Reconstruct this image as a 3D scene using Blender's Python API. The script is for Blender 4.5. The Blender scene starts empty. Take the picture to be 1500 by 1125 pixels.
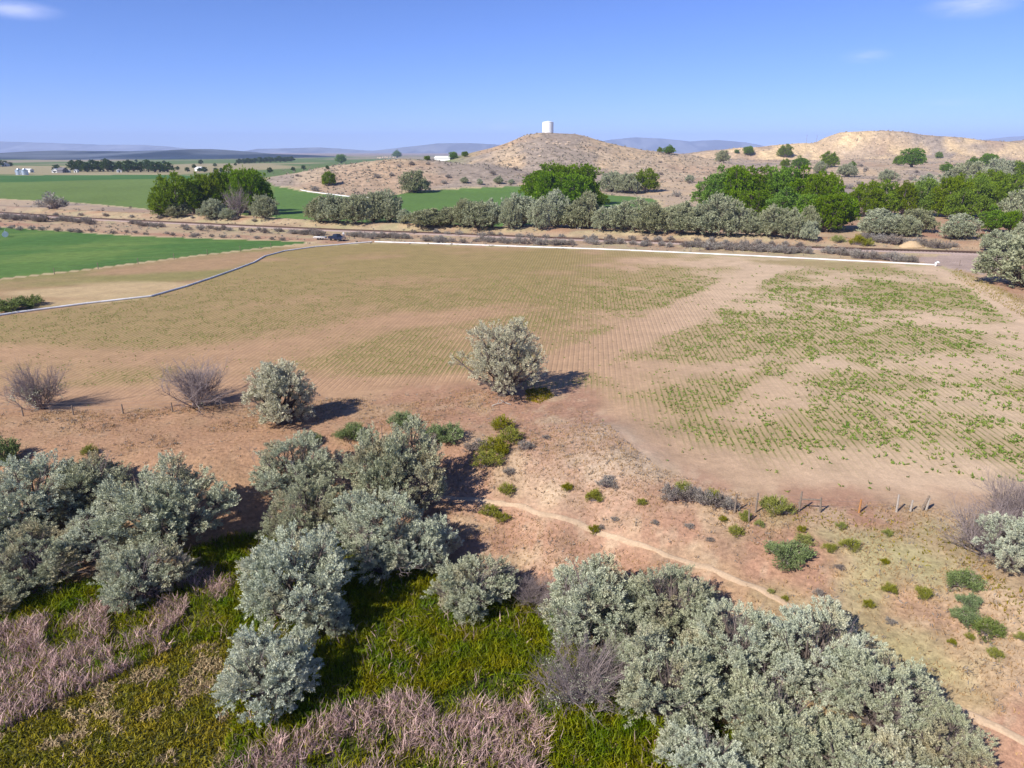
import bpy, math
import numpy as np
from mathutils import Vector

# ---------------------------------------------------------------- camera, sky, sun, exposure
scene = bpy.context.scene
COL = scene.collection
R = math.radians
FOC = 1040.0                      # focal length in photograph pixels (1500 wide)
HORIZON = 222.0
PITCH = math.atan((562.5 - HORIZON) / FOC)
CAMZ = 22.0
cam_data = bpy.data.cameras.new('camera')
cam_data.sensor_width = 36.0
cam_data.lens = FOC * 36.0 / 1500.0
cam_data.clip_start = 0.5
cam_data.clip_end = 60000
cam = bpy.data.objects.new('camera', cam_data)
COL.objects.link(cam)
cam.location = (0, 0, CAMZ)
cam.rotation_euler = (math.pi / 2 - PITCH, 0, 0)
scene.camera = cam

SUN_EL, SUN_AZ = R(38), R(47)     # azimuth measured from straight behind the camera towards the left
world = bpy.data.worlds.new('World')
scene.world = world
world.use_nodes = True
wn = world.node_tree.nodes; wl = world.node_tree.links
bg = wn['Background']
sky = wn.new('ShaderNodeTexSky')
sky.sky_type = 'NISHITA'
sky.sun_disc = False
sky.sun_elevation = SUN_EL
sky.sun_rotation = math.pi + SUN_AZ
sky.altitude = 1400
sky.air_density = 0.7
sky.dust_density = 0.0
sky.ozone_density = 10.0
bg.inputs['Strength'].default_value = 0.108

sun_data = bpy.data.lights.new('sun', 'SUN')
sun_data.energy = 5.0
sun_data.angle = R(0.53)
sun_data.color = (1.0, 0.95, 0.87)
sun = bpy.data.objects.new('sun', sun_data)
COL.objects.link(sun)
to_sun = Vector((-math.sin(SUN_AZ) * math.cos(SUN_EL), -math.cos(SUN_AZ) * math.cos(SUN_EL), math.sin(SUN_EL)))
sun.rotation_euler = to_sun.to_track_quat('Z', 'Y').to_euler()

scene.view_settings.view_transform = 'Standard'
scene.view_settings.look = 'None'
scene.view_settings.gamma = 1.0
scene.view_settings.exposure = 0.49
scene.view_settings.use_curve_mapping = False
scene.cycles.max_bounces = 4
scene.cycles.diffuse_bounces = 2
scene.cycles.transmission_bounces = 3
scene.cycles.volume_bounces = 1
scene.cycles.volume_step_rate = 4.0

# thin wisps of cloud high in the sky, set by compass direction
def sky_dir(px, py):
    d = np.array([(px - 750) / FOC, math.cos(PITCH) + (562.5 - py) / FOC * math.sin(PITCH),
                  -math.sin(PITCH) + (562.5 - py) / FOC * math.cos(PITCH)])
    return d / np.linalg.norm(d)
def sky_clouds():
    tc = wn.new('ShaderNodeTexCoord')
    noise = wn.new('ShaderNodeTexNoise'); noise.inputs['Scale'].default_value = 9.0
    noise.inputs['Detail'].default_value = 7.0; noise.inputs['Roughness'].default_value = 0.62
    mp = wn.new('ShaderNodeMapping'); mp.inputs['Scale'].default_value = (1.0, 1.0, 5.0)
    wl.new(tc.outputs['Generated'], mp.inputs['Vector']); wl.new(mp.outputs['Vector'], noise.inputs['Vector'])
    total = None
    for (px, py, rx, rz, amt) in [(20, 14, .055, .012, .5), (1425, 6, .06, .017, .55), (1268, 82, .036, .010, .38),
                                  (735, 186, .03, .007, .22), (1400, 150, .05, .006, .12), (-300, 60, .09, .016, .5),
                                  (1900, 40, .10, .02, .5), (300, -160, .12, .02, .4)]:
        d = sky_dir(px, py)
        sub = wn.new('ShaderNodeVectorMath'); sub.operation = 'SUBTRACT'
        wl.new(tc.outputs['Generated'], sub.inputs[0]); sub.inputs[1].default_value = d
        sc = wn.new('ShaderNodeVectorMath'); sc.operation = 'MULTIPLY'
        wl.new(sub.outputs[0], sc.inputs[0]); sc.inputs[1].default_value = (1 / rx, 1 / rx, 1 / rz)
        ln = wn.new('ShaderNodeVectorMath'); ln.operation = 'LENGTH'
        wl.new(sc.outputs[0], ln.inputs[0])
        mr = wn.new('ShaderNodeMapRange'); mr.interpolation_type = 'SMOOTHSTEP'
        mr.inputs['From Min'].default_value = 1.0; mr.inputs['From Max'].default_value = 0.0
        mr.inputs['To Min'].default_value = 0.0; mr.inputs['To Max'].default_value = amt
        wl.new(ln.outputs['Value'], mr.inputs['Value'])
        if total is None: total = mr.outputs[0]
        else:
            ad = wn.new('ShaderNodeMath'); ad.operation = 'ADD'
            wl.new(total, ad.inputs[0]); wl.new(mr.outputs[0], ad.inputs[1]); total = ad.outputs[0]
    ramp = wn.new('ShaderNodeMapRange'); ramp.inputs['From Min'].default_value = 0.38; ramp.inputs['From Max'].default_value = 0.66
    wl.new(noise.outputs['Fac'], ramp.inputs['Value'])
    mul = wn.new('ShaderNodeMath'); mul.operation = 'MULTIPLY'; mul.use_clamp = True
    wl.new(total, mul.inputs[0]); wl.new(ramp.outputs[0], mul.inputs[1])
    mix = wn.new('ShaderNodeMix'); mix.data_type = 'RGBA'
    wl.new(mul.outputs[0], mix.inputs['Factor'])
    tint = wn.new('ShaderNodeVectorMath'); tint.operation = 'MULTIPLY'      # white balance of the whole sky
    wl.new(sky.outputs[0], tint.inputs[0]); tint.inputs[1].default_value = (1.04, .94, 1.12)
    wl.new(tint.outputs[0], mix.inputs['A']); mix.inputs['B'].default_value = (7.0, 7.2, 9.6, 1)
    wl.new(mix.outputs['Result'], bg.inputs['Color'])
sky_clouds()

# ---------------------------------------------------------------- numeric helpers
def hash01(ix, iy, seed):
    h = (ix.astype(np.int64) * 374761393 + iy.astype(np.int64) * 668265263 + seed * 1442695041) & 0xFFFFFFFF
    h = ((h ^ (h >> 13)) * 1274126177) & 0xFFFFFFFF
    h = (h ^ (h >> 16)) & 0xFFFFFFFF
    h = (h * 2246822519) & 0xFFFFFFFF
    return ((h ^ (h >> 15)) & 0xFFFFFF) / float(0xFFFFFF)
def vnoise(x, y, seed=0):
    x = np.asarray(x, float); y = np.asarray(y, float)
    ix = np.floor(x); iy = np.floor(y); fx = x - ix; fy = y - iy
    fx = fx * fx * (3 - 2 * fx); fy = fy * fy * (3 - 2 * fy)
    a = hash01(ix, iy, seed); b = hash01(ix + 1, iy, seed); c = hash01(ix, iy + 1, seed); d = hash01(ix + 1, iy + 1, seed)
    return (a * (1 - fx) + b * fx) * (1 - fy) + (c * (1 - fx) + d * fx) * fy
def fbm(x, y, octaves=4, seed=0):
    s = 0; a = .5; t = 0
    for k in range(octaves):
        s = s + a * vnoise(np.asarray(x) * 2 ** k + 17.3 * k, np.asarray(y) * 2 ** k + 9.1 * k, seed + k); t += a; a *= .5
    return s / t
def sstep(a, b, x):
    t = np.clip((np.asarray(x, float) - a) / (b - a), 0, 1)
    return t * t * (3 - 2 * t)
def ray(px, py):
    return np.array([(px - 750) / FOC, math.cos(PITCH) + (562.5 - py) / FOC * math.sin(PITCH),
                     -math.sin(PITCH) + (562.5 - py) / FOC * math.cos(PITCH)])
def flat(px, py, z=0.0):
    d = ray(px, py); t = (z - CAMZ) / d[2]
    return np.array([d[0] * t, d[1] * t])
def at_dist(px, py, Y):
    d = ray(px, py); t = Y / d[1]
    return d[0] * t, CAMZ + d[2] * t
def poly(pts, z=0.0):
    return np.array([flat(a, b, z) for a, b in pts])
def inside(P, x, y):
    x = np.asarray(x); y = np.asarray(y)
    res = np.zeros(x.shape, bool); n = len(P); j = n - 1
    for i in range(n):
        xi, yi = P[i]; xj, yj = P[j]
        c = ((yi > y) != (yj > y)) & (x < (xj - xi) * (y - yi) / (yj - yi + 1e-12) + xi)
        res ^= c; j = i
    return res
def seg_dist(P, x, y):
    best = np.full(np.shape(x), 1e9)
    for (ax, ay), (bx, by) in zip(P[:-1], P[1:]):
        dx, dy = bx - ax, by - ay
        t = np.clip(((x - ax) * dx + (y - ay) * dy) / (dx * dx + dy * dy + 1e-9), 0, 1)
        best = np.minimum(best, np.hypot(x - ax - t * dx, y - ay - t * dy))
    return best
def sample_line(P, step):
    P = np.asarray(P, float); d = np.hypot(*np.diff(P, axis=0).T); s = np.r_[0, np.cumsum(d)]
    t = np.arange(0, s[-1], step)
    return np.c_[np.interp(t, s, P[:, 0]), np.interp(t, s, P[:, 1])]

# ---------------------------------------------------------------- the lie of the land
MARSH = -3.6
_top = poly([(-300, 640), (0, 640), (400, 640), (560, 622), (700, 640), (850, 655), (950, 705), (1100, 748), (1350, 785), (1500, 880), (1800, 960)])
_bot = poly([(-300, 900), (0, 895), (180, 885), (350, 815), (600, 872), (760, 905), (850, 1010), (1100, 1110), (1400, 1300), (1800, 1500)], MARSH)
_rail_px = [(-300, 291), (-100, 304), (0, 313), (130, 322), (300, 330), (500, 339), (800, 350.5), (1100, 362), (1300, 369), (1455, 373.5), (1700, 381)]
RAIL = poly(_rail_px)
def sil(Y, knots):
    v = [at_dist(px, py, Y) for px, py in knots]
    return np.array([a for a, b in v]), np.array([max(b, 0) for a, b in v])
_hA = sil(690, [(420, 262), (480, 256), (560, 243), (640, 237), (690, 225), (720, 218), (745, 210), (768, 200), (788, 195.5), (805, 194.5), (842, 195), (865, 201),
                (900, 211), (940, 219), (1000, 227), (1060, 238), (1150, 256)])
_hB = sil(520, [(330, 267), (400, 259), (440, 252), (500, 240), (535, 233), (575, 229.5), (640, 232), (700, 237), (760, 247), (820, 258), (880, 267)])
_hC = sil(1050, [(900, 243), (960, 232), (1020, 222), (1100, 214), (1160, 209), (1205, 207), (1218, 200), (1238, 193.5), (1270, 191), (1310, 192.5), (1350, 196),
                 (1400, 202), (1440, 205), (1500, 206), (1600, 208), (1750, 212), (2100, 225)])
def H(x, y):
    x = np.asarray(x, float); y = np.asarray(y, float)
    yt = np.interp(x, _top[:, 0], _top[:, 1]); yb = np.interp(x, _bot[:, 0], _bot[:, 1])
    w = sstep(0, 1, (yt - y) / (yt - yb))
    near = sstep(140, 60, y)
    bank = w * (1 - w) * 4
    z = MARSH * w + near * bank * 1.3 * (fbm(x * .16, y * .16, 4, 3) - .5)
    z = z + near * sstep(.02, .2, w) * .35 * (fbm(x * .5, y * .5, 3, 4) - .5)
    # low mound where the field corner meets the bank
    md = np.exp(-((x - 7) / 5.0) ** 2 - ((y - 50) / 5.5) ** 2)
    z = z + md * (1.3 - 1.6 * np.abs(fbm(x * .22, y * .12, 4, 13) - .5))
    # railway: low bank beyond the line
    yr = np.interp(x, RAIL[:, 0], RAIL[:, 1])
    d = (y - yr)
    wr = sstep(150, 165, y) * sstep(420, 330, y)
    z = z + wr * (0.3 * np.exp(-(d / 4.5) ** 2) + 1.6 * np.exp(-((d - 14) / 5.0) ** 2)) * (.75 + .5 * fbm(x * .05, y * .05, 3, 8))
    # hills
    n = fbm(x * .012, y * .012, 5, 21) - .5
    rid = np.abs(fbm(x * .02 + 4, y * .012, 4, 31) - .5)
    a = np.interp(x, *_hA); sa = sstep(440, 690, y) * sstep(1150, 720, y)
    b = np.interp(x, *_hB); sb = sstep(405, 520, y) * sstep(690, 540, y)
    c = np.interp(x, *_hC); cw = 26 * (fbm(x * .014, x * 0 + 3, 4, 33) - .5); sc_ = (.42 * sstep(880, 1000, y) + .58 * sstep(985, 1042, y + cw)) * sstep(1210, 1058, y)
    rise = 12.0 * sstep(330, 860, y) * sstep(60, 260, x) * sstep(2600, 1300, y)
    za = a * sa; zb = b * sb; zc = np.maximum(c * sc_, 0)
    hills = np.maximum(np.maximum(za, zb), np.maximum(rise, zc))
    wild = sstep(260, 420, y) * sstep(-60, 40, x) * sstep(1500, 1100, y)
    edge = np.clip(hills / 14, 0, 1)
    soft = 4 * sa * (1 - sa) + 4 * sb * (1 - sb) + 4 * sc_ * (1 - sc_)
    z = z + hills + edge * (n * 3.0 - rid * 9.0 * np.clip(soft, .08, 1)) + wild * (n * 5.0)
    return z
def Hs(x, y):
    return float(H(np.array([x]), np.array([y]))[0])
_T = np.geomspace(18, 20000, 2600)
def gp(px, py, lift=0.0):
    d = ray(px, py)
    X = d[0] * _T; Y = d[1] * _T; Z = CAMZ + d[2] * _T
    g = Z - (H(X, Y) + lift)
    k = np.argmax(g < 0)
    if k == 0: k = len(_T) - 1
    t0, t1 = _T[k - 1], _T[k]; g0, g1 = g[k - 1], g[k]
    t = t0 + (t1 - t0) * (g0 / (g0 - g1 + 1e-12))
    return d[0] * t, d[1] * t, t          # x, y, depth along the lens axis

# zones of the ground
FIELD = poly([(-400, 540), (-200, 492), (0, 464), (215, 437), (330, 403), (396, 371), (470, 361), (550, 356.5), (900, 367), (1372, 391), (1440, 416), (1500, 447), (1700, 540),
              (1800, 800), (1500, 752), (1350, 742), (1100, 727), (960, 692), (905, 652), (868, 605), (850, 572), (680, 570), (500, 583), (230, 598), (0, 604), (-400, 604)])
STRIP = poly([(-400, 460), (-100, 421), (0, 410), (120, 396.5), (300, 374), (430, 359.5), (470, 357.5), (540, 356), (470, 361), (396, 371), (330, 403), (215, 437), (0, 464), (-200, 492), (-400, 540)])
GREEN1 = poly([(-400, 312), (-100, 327), (0, 333), (200, 346), (430, 354), (455, 355.5), (430, 358), (300, 372.5), (120, 395), (0, 408), (-100, 419), (-400, 456)])
def gpoly(pts): return np.array([gp(a, b)[:2] for a, b in pts])
GREEN2 = gpoly([(-400, 257.5), (0, 257), (230, 256), (290, 257), (350, 262), (400, 270), (400, 318), (230, 307), (130, 298), (60, 294), (0, 291), (-400, 283)])
GREEN3 = gpoly([(396, 271), (450, 281), (545, 291.5), (600, 281.5), (680, 276), (770, 272.5), (850, 278), (960, 292), (960, 322), (620, 328), (600, 326), (400, 319)])
TRAIL = np.array([gp(a, b)[:2] for a, b in [(640, 728), (700, 731), (770, 738), (830, 760), (900, 788), (980, 812), (1050, 832), (1105, 862), (1160, 892), (1230, 935), (1300, 975), (1400, 1035), (1520, 1100)]])
GRAVEL = poly([(1330, 379), (1400, 373), (1475, 373), (1475, 392), (1440, 402), (1385, 392)])
BARE1 = poly([(1125, 392), (1060, 425), (960, 478), (880, 510), (800, 545)])
BARE2 = poly([(1215, 525), (1150, 565), (1080, 615)])
BARE3 = poly([(1380, 395), (1450, 425), (1560, 490)])
BARE4 = poly([(860, 600), (930, 665), (1010, 690), (1130, 715), (1300, 728), (1600, 745)])
BARE5 = poly([(-100, 590), (230, 585), (480, 572), (680, 560)])
BARE6 = poly([(0, 520), (200, 522), (420, 515), (560, 475)])
ROW_A = R(6.2)
RNX, RNY = math.cos(ROW_A), -math.sin(ROW_A)
LUSH = [(*flat(px, py), r) for px, py, r in [(1235, 495, 7), (1195, 478, 7), (1110, 632, 3.2), (1140, 612, 3.5), (1290, 590, 6), (1350, 428, 12), (1290, 432, 10), (1480, 632, 4), (1410, 640, 4), (1060, 602, 4.5), (1025, 585, 4), (1230, 560, 6), (1370, 500, 6),
                                             (1440, 560, 6), (1190, 640, 3), (1320, 655, 4), (1255, 565, 5), (520, 538, 4), (470, 478, 8), (880, 440, 14), (800, 430, 12), (600, 500, 6), (300, 475, 8), (150, 470, 6), (1120, 470, 8)]]
def crop_cover(x, y):
    u = x * .90 + y * .43; v = -x * .43 + y * .90
    n = fbm(u * .022, v * .075, 4, 51)
    n2 = fbm(x * .10, y * .085, 4, 57)
    right = sstep(-5, 40, x - (y - 60) * .12)
    r2 = sstep(0, 14, x - (y - 60) * .06)
    n3 = fbm(x * .16 + y * .03, y * .22, 4, 59)
    g = (.66 * n + .34 * n2) * (1 - r2) + (.45 * n2 + .55 * n3) * r2
    g = sstep(.36 - .05 * (1 - r2), .60 - .05 * (1 - r2), g) * (.92 - .12 * r2) + .05
    for lx, ly, lr in LUSH: g = g + .55 * np.exp(-((x - lx) / (lr * 1.3)) ** 2 - ((y - ly) / (lr * .8)) ** 2) * (.4 + n3)
    g = np.clip(g, 0, 1.15)
    g = g * (1 - .95 * sstep(4.6, 2.6, seg_dist(BARE1, x, y) + 2.4 * (n2 - .5)))
    g = g * (1 - .8 * sstep(3.4, 1.2, seg_dist(BARE2, x, y) + 4.5 * (n3 - .5)))
    g = g * (1 - .98 * sstep(5.0, 2.8, seg_dist(BARE3, x, y) + 2 * (n2 - .5)))
    g = g * (1 - .95 * sstep(4.2, 1.0, seg_dist(BARE4, x, y) + 5 * (n2 - .5)))
    g = g * (1 - .95 * sstep(5.5, 2.5, seg_dist(BARE5, x, y) + 3 * (n2 - .5)))
    g = g * (1 - .75 * sstep(6.5, 2.0, seg_dist(BARE6, x, y) + 6 * (n - .5)))
    return np.clip(g, 0, 1), right

# ---------------------------------------------------------------- materials
def new_mat(name):
    m = bpy.data.materials.new(name); m.use_nodes = True
    nt = m.node_tree
    return m, nt.nodes, nt.links, nt.nodes['Principled BSDF']
def setv(node, name, v):
    if name in node.inputs: node.inputs[name].default_value = v
def mix_rgb(N, L, fac, a, b, mode='MIX'):
    n = N.new('ShaderNodeMix'); n.data_type = 'RGBA'; n.blend_type = mode
    for s, v in (('Factor', fac), ('A', a), ('B', b)):
        if hasattr(v, 'is_linked'): L.new(v, n.inputs[s])
        elif s == 'Factor': n.inputs[s].default_value = v
        else: n.inputs[s].default_value = (*v, 1) if len(v) == 3 else v
    return n.outputs['Result']
def noise_node(N, L, vec, scale, detail=5, rough=.6):
    n = N.new('ShaderNodeTexNoise'); n.inputs['Scale'].default_value = scale
    n.inputs['Detail'].default_value = detail; n.inputs['Roughness'].default_value = rough
    if vec is not None: L.new(vec, n.inputs['Vector'])
    return n.outputs['Fac']
def maprange(N, L, v, a, b, c, d):
    n = N.new('ShaderNodeMapRange'); L.new(v, n.inputs['Value'])
    for s, q in zip(('From Min', 'From Max', 'To Min', 'To Max'), (a, b, c, d)): n.inputs[s].default_value = q
    return n.outputs[0]
def scale_col(N, L, col, fac):
    n = N.new('ShaderNodeVectorMath'); n.operation = 'SCALE'
    L.new(col, n.inputs[0]); L.new(fac, n.inputs['Scale'])
    return n.outputs[0]

def ground_material(name, rows=False, fine=(2.3, 11.0), amp=(.74, 1.26), bump=.25, speck=None):
    m, N, L, P = new_mat(name)
    setv(P, 'Roughness', .95); setv(P, 'Specular IOR Level', .12)
    at = N.new('ShaderNodeAttribute'); at.attribute_name = 'cover'
    geo = N.new('ShaderNodeNewGeometry'); pos = geo.outputs['Position']
    n1 = noise_node(N, L, pos, fine[0], 6, .65); n2 = noise_node(N, L, pos, fine[1], 4, .6); n3 = noise_node(N, L, pos, .35, 5, .6)
    f1 = maprange(N, L, n1, .3, .7, amp[0], amp[1]); f2 = maprange(N, L, n2, .3, .7, .86, 1.14); f3 = maprange(N, L, n3, .3, .7, .88, 1.12)
    mm = N.new('ShaderNodeMath'); mm.operation = 'MULTIPLY'; L.new(f1, mm.inputs[0]); L.new(f2, mm.inputs[1])
    m2 = N.new('ShaderNodeMath'); m2.operation = 'MULTIPLY'; L.new(mm.outputs[0], m2.inputs[0]); L.new(f3, m2.inputs[1])
    col = scale_col(N, L, at.outputs['Color'], m2.outputs[0])
    if speck:
        ns = noise_node(N, L, pos, speck[0], 3, .55)
        col = mix_rgb(N, L, maprange(N, L, ns, speck[1], speck[1] + .06, 0, speck[3]), col, speck[2])
    h = n1
    if rows:
        dt = N.new('ShaderNodeVectorMath'); dt.operation = 'DOT_PRODUCT'; L.new(pos, dt.inputs[0]); dt.inputs[1].default_value = (RNX, RNY, 0)
        wob = N.new('ShaderNodeMath'); wob.operation = 'MULTIPLY_ADD'
        nw = noise_node(N, L, pos, .8, 2, .5); L.new(nw, wob.inputs[0]); wob.inputs[1].default_value = .16; L.new(dt.outputs['Value'], wob.inputs[2])
        sc_ = N.new('ShaderNodeMath'); sc_.operation = 'MULTIPLY'; L.new(wob.outputs[0], sc_.inputs[0]); sc_.inputs[1].default_value = 2 * math.pi / .56
        sn = N.new('ShaderNodeMath'); sn.operation = 'SINE'; L.new(sc_.outputs[0], sn.inputs[0])
        at2 = N.new('ShaderNodeAttribute'); at2.attribute_name = 'rowgreen'
        k = maprange(N, L, sn.outputs[0], .35, .95, 0, 1)
        kk = N.new('ShaderNodeMath'); kk.operation = 'MULTIPLY'; L.new(k, kk.inputs[0]); L.new(at2.outputs['Fac'], kk.inputs[1])
        k3 = N.new('ShaderNodeMath'); k3.operation = 'MULTIPLY'; k3.use_clamp = True
        L.new(kk.outputs[0], k3.inputs[0]); L.new(maprange(N, L, n1, .38, .55, .15, 1.1), k3.inputs[1])
        col = mix_rgb(N, L, k3.outputs[0], col, (.15, .165, .04))
        at3 = N.new('ShaderNodeAttribute'); at3.attribute_name = 'rowamp'
        gr = N.new('ShaderNodeMath'); gr.operation = 'MULTIPLY'; L.new(maprange(N, L, sn.outputs[0], -1, -.2, 0, .62), gr.inputs[0]); L.new(at3.outputs['Fac'], gr.inputs[1])
        hh = N.new('ShaderNodeMath'); hh.operation = 'ADD'; L.new(gr.outputs[0], hh.inputs[0]); L.new(n1, hh.inputs[1])
        h = hh.outputs[0]
    L.new(col, P.inputs['Base Color'])
    b = N.new('ShaderNodeBump'); b.inputs['Strength'].default_value = bump; b.inputs['Distance'].default_value = .18
    L.new(h, b.inputs['Height']); L.new(b.outputs[0], P.inputs['Normal'])
    return m

def leaf_material(name, c1, c2, trans=.25, scale=.8, rough=.6, island=.25, warm=None, vary=1.0):
    m, N, L, P = new_mat(name)
    tc = N.new('ShaderNodeTexCoord'); geo = N.new('ShaderNodeNewGeometry'); oi = N.new('ShaderNodeObjectInfo')
    n = noise_node(N, L, tc.outputs['Object'], scale, 4, .6)
    col = mix_rgb(N, L, maprange(N, L, n, .35, .65, 0, 1), c1, c2)
    if warm:
        nw = noise_node(N, L, geo.outputs['Position'], .42, 3, .55)
        col = mix_rgb(N, L, maprange(N, L, nw, .52, .68, 0, .75), col, warm)
    f = maprange(N, L, geo.outputs['Random Per Island'], 0, 1, 1 - island, 1 + island)
    f2 = maprange(N, L, oi.outputs['Random'], 0, 1, 1 - .18 * vary, 1 + .16 * vary)
    mm = N.new('ShaderNodeMath'); mm.operation = 'MULTIPLY'; L.new(f, mm.inputs[0]); L.new(f2, mm.inputs[1])
    col = scale_col(N, L, col, mm.outputs[0])
    hs = N.new('ShaderNodeHueSaturation'); L.new(col, hs.inputs['Color'])
    L.new(maprange(N, L, oi.outputs['Random'], 0, 1, .4885 - .0135 * vary, .4885 + .0135 * vary), hs.inputs['Hue'])
    L.new(maprange(N, L, oi.outputs['Random'], 0, 1, 1.15 + .25 * vary, 1.15 - .2 * vary), hs.inputs['Saturation'])
    col = hs.outputs[0]
    L.new(col, P.inputs['Base Color']); setv(P, 'Roughness', rough); setv(P, 'Specular IOR Level', .25)
    tr = N.new('ShaderNodeBsdfTranslucent'); L.new(col, tr.inputs['Color'])
    mx = N.new('ShaderNodeMixShader'); mx.inputs[0].default_value = trans
    L.new(P.outputs[0], mx.inputs[1]); L.new(tr.outputs[0], mx.inputs[2])
    L.new(mx.outputs[0], N['Material Output'].inputs['Surface'])
    return m
def plain_material(name, col, rough=.8, metal=0.0, var=.15, scale=3.0, spec=.3, bump=0.0):
    m, N, L, P = new_mat(name)
    tc = N.new('ShaderNodeTexCoord')
    n = noise_node(N, L, tc.outputs['Object'], scale, 5, .6)
    c = N.new('ShaderNodeRGB'); c.outputs[0].default_value = (*col, 1)
    L.new(scale_col(N, L, c.outputs[0], maprange(N, L, n, .3, .7, 1 - var, 1 + var)), P.inputs['Base Color'])
    setv(P, 'Roughness', rough); setv(P, 'Metallic', metal); setv(P, 'Specular IOR Level', spec)
    if bump:
        b = N.new('ShaderNodeBump'); b.inputs['Strength'].default_value = bump; b.inputs['Distance'].default_value = .05
        L.new(n, b.inputs['Height']); L.new(b.outputs[0], P.inputs['Normal'])
    return m

M = {}
M['ground'] = ground_material('dry ground', fine=(3.4, 15.0), amp=(.68, 1.30), bump=.5, speck=(3.2, .66, (.20, .15, .09), .55))
M['field'] = ground_material('crop field soil', rows=True, fine=(1.6, 9.0), amp=(.86, 1.12), bump=.34)
M['green'] = ground_material('green crop', fine=(.5, 4.0), amp=(.84, 1.16), bump=.5)
M['hill'] = ground_material('hillside', fine=(.16, .7), amp=(.66, 1.34), bump=.7, speck=(.5, .60, (.21, .18, .14), .55))
M['path'] = ground_material('trodden dirt', fine=(1.5, 8.0), amp=(.86, 1.12), bump=.25)
M['marsh'] = ground_material('marsh floor', fine=(1.5, 8.0), amp=(.6, 1.3), bump=.5)
M['mountain'] = ground_material('far mountains', fine=(.0016, .006), amp=(.6, 1.4), bump=.3)
M['olive'] = leaf_material('silver olive leaves', (.54, .56, .42), (.40, .435, .315), .15, 1.0, warm=(.50, .45, .29), island=.35)
M['olive_warm'] = leaf_material('yellowish silver leaves', (.62, .59, .43), (.48, .48, .34), .16, 1.0, island=.35, vary=.2)
M['olive_far'] = leaf_material('hedge olive leaves', (.40, .415, .285), (.30, .33, .215), .2, .5)
M['cotton'] = leaf_material('cottonwood leaves', (.17, .29, .032), (.11, .205, .024), .3, .35)
M['willow'] = leaf_material('willow leaves', (.19, .28, .045), (.14, .215, .036), .3, .35)
M['far_tree'] = leaf_material('far tree leaves', (.07, .12, .032), (.05, .09, .026), .2, .2)
M['sage'] = leaf_material('sagebrush leaves', (.33, .30, .255), (.23, .21, .185), .15, 1.2)
M['scrub'] = leaf_material('low scrub', (.33, .29, .22), (.25, .225, .18), .12, .1)
M['rabbit'] = leaf_material('rabbitbrush leaves', (.29, .30, .085), (.21, .24, .07), .2, 1.5)
M['greenbush'] = leaf_material('green shrub leaves', (.22, .27, .125), (.155, .215, .09), .2, 1.5)
M['crop'] = leaf_material('crop seedlings', (.12, .20, .032), (.19, .235, .05), .2, .3)
M['grass'] = leaf_material('marsh grass', (.11, .205, .018), (.27, .265, .042), .36, .6, island=.45)
M['moss'] = leaf_material('short marsh grass', (.33, .28, .055), (.19, .20, .03), .33, .7, island=.45)
M['reed'] = leaf_material('dry cattail reeds', (.67, .52, .455), (.46, .35, .315), .22, .8, island=.5)
M['straw'] = leaf_material('dry grass', (.50, .39, .22), (.38, .29, .17), .2, .2, island=.3)
M['bark'] = plain_material('grey brown bark', (.13, .10, .085), .95, bump=.5)
M['twig'] = plain_material('dead grey twigs', (.25, .20, .19), .95)
M['wood'] = plain_material('weathered timber', (.22, .17, .13), .9, scale=14, var=.3, bump=.4)
M['palewood'] = plain_material('bleached timber', (.38, .33, .28), .9, scale=14, var=.25, bump=.4)
M['rustwood'] = plain_material('orange stained timber', (.40, .19, .07), .9, scale=14, var=.3)
M['pipe'] = plain_material('white pvc pipe', (.74, .72, .69), .5, scale=.35, var=.22, spec=.4)
M['wire'] = plain_material('fence wire', (.25, .22, .2), .6, .5)
M['rail'] = plain_material('rusty rail steel', (.10, .06, .045), .7, .3)
M['tie'] = plain_material('dark timber sleepers', (.06, .045, .035), .95)
M['ballast'] = plain_material('mauve grey ballast', (.38, .285, .245), .95, scale=6, var=.25, bump=.8)
M['white_paint'] = plain_material('white tank paint', (.80, .80, .79), .5, var=.05, scale=.4)
M['galv'] = plain_material('galvanised steel', (.62, .65, .68), .38, .85, var=.08, scale=1.5)
M['house_white'] = plain_material('white boards', (.72, .71, .68), .7, var=.06)
M['roof_grey'] = plain_material('grey roof', (.16, .15, .16), .8)
M['roof_white'] = plain_material('white metal roof', (.78, .78, .77), .5, var=.05)
M['dark_glass'] = plain_material('dark glass', (.02, .025, .03), .1, spec=.6)
M['navy'] = plain_material('navy car paint', (.012, .020, .055), .25, .2, var=.05, spec=.6)
M['rubber'] = plain_material('black rubber', (.018, .018, .018), .85)
M['chrome'] = plain_material('bright metal', (.7, .7, .72), .25, .9, var=.03)
M['steel_grey'] = plain_material('grey painted steel', (.30, .30, .31), .6, .2)
M['rock'] = plain_material('pale sandstone', (.50, .38, .27), .95, scale=.8, var=.25, bump=.8)
M['sand'] = plain_material('pale sand', (.50, .36, .21), .95, scale=2.0, var=.12, bump=.5)

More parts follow.
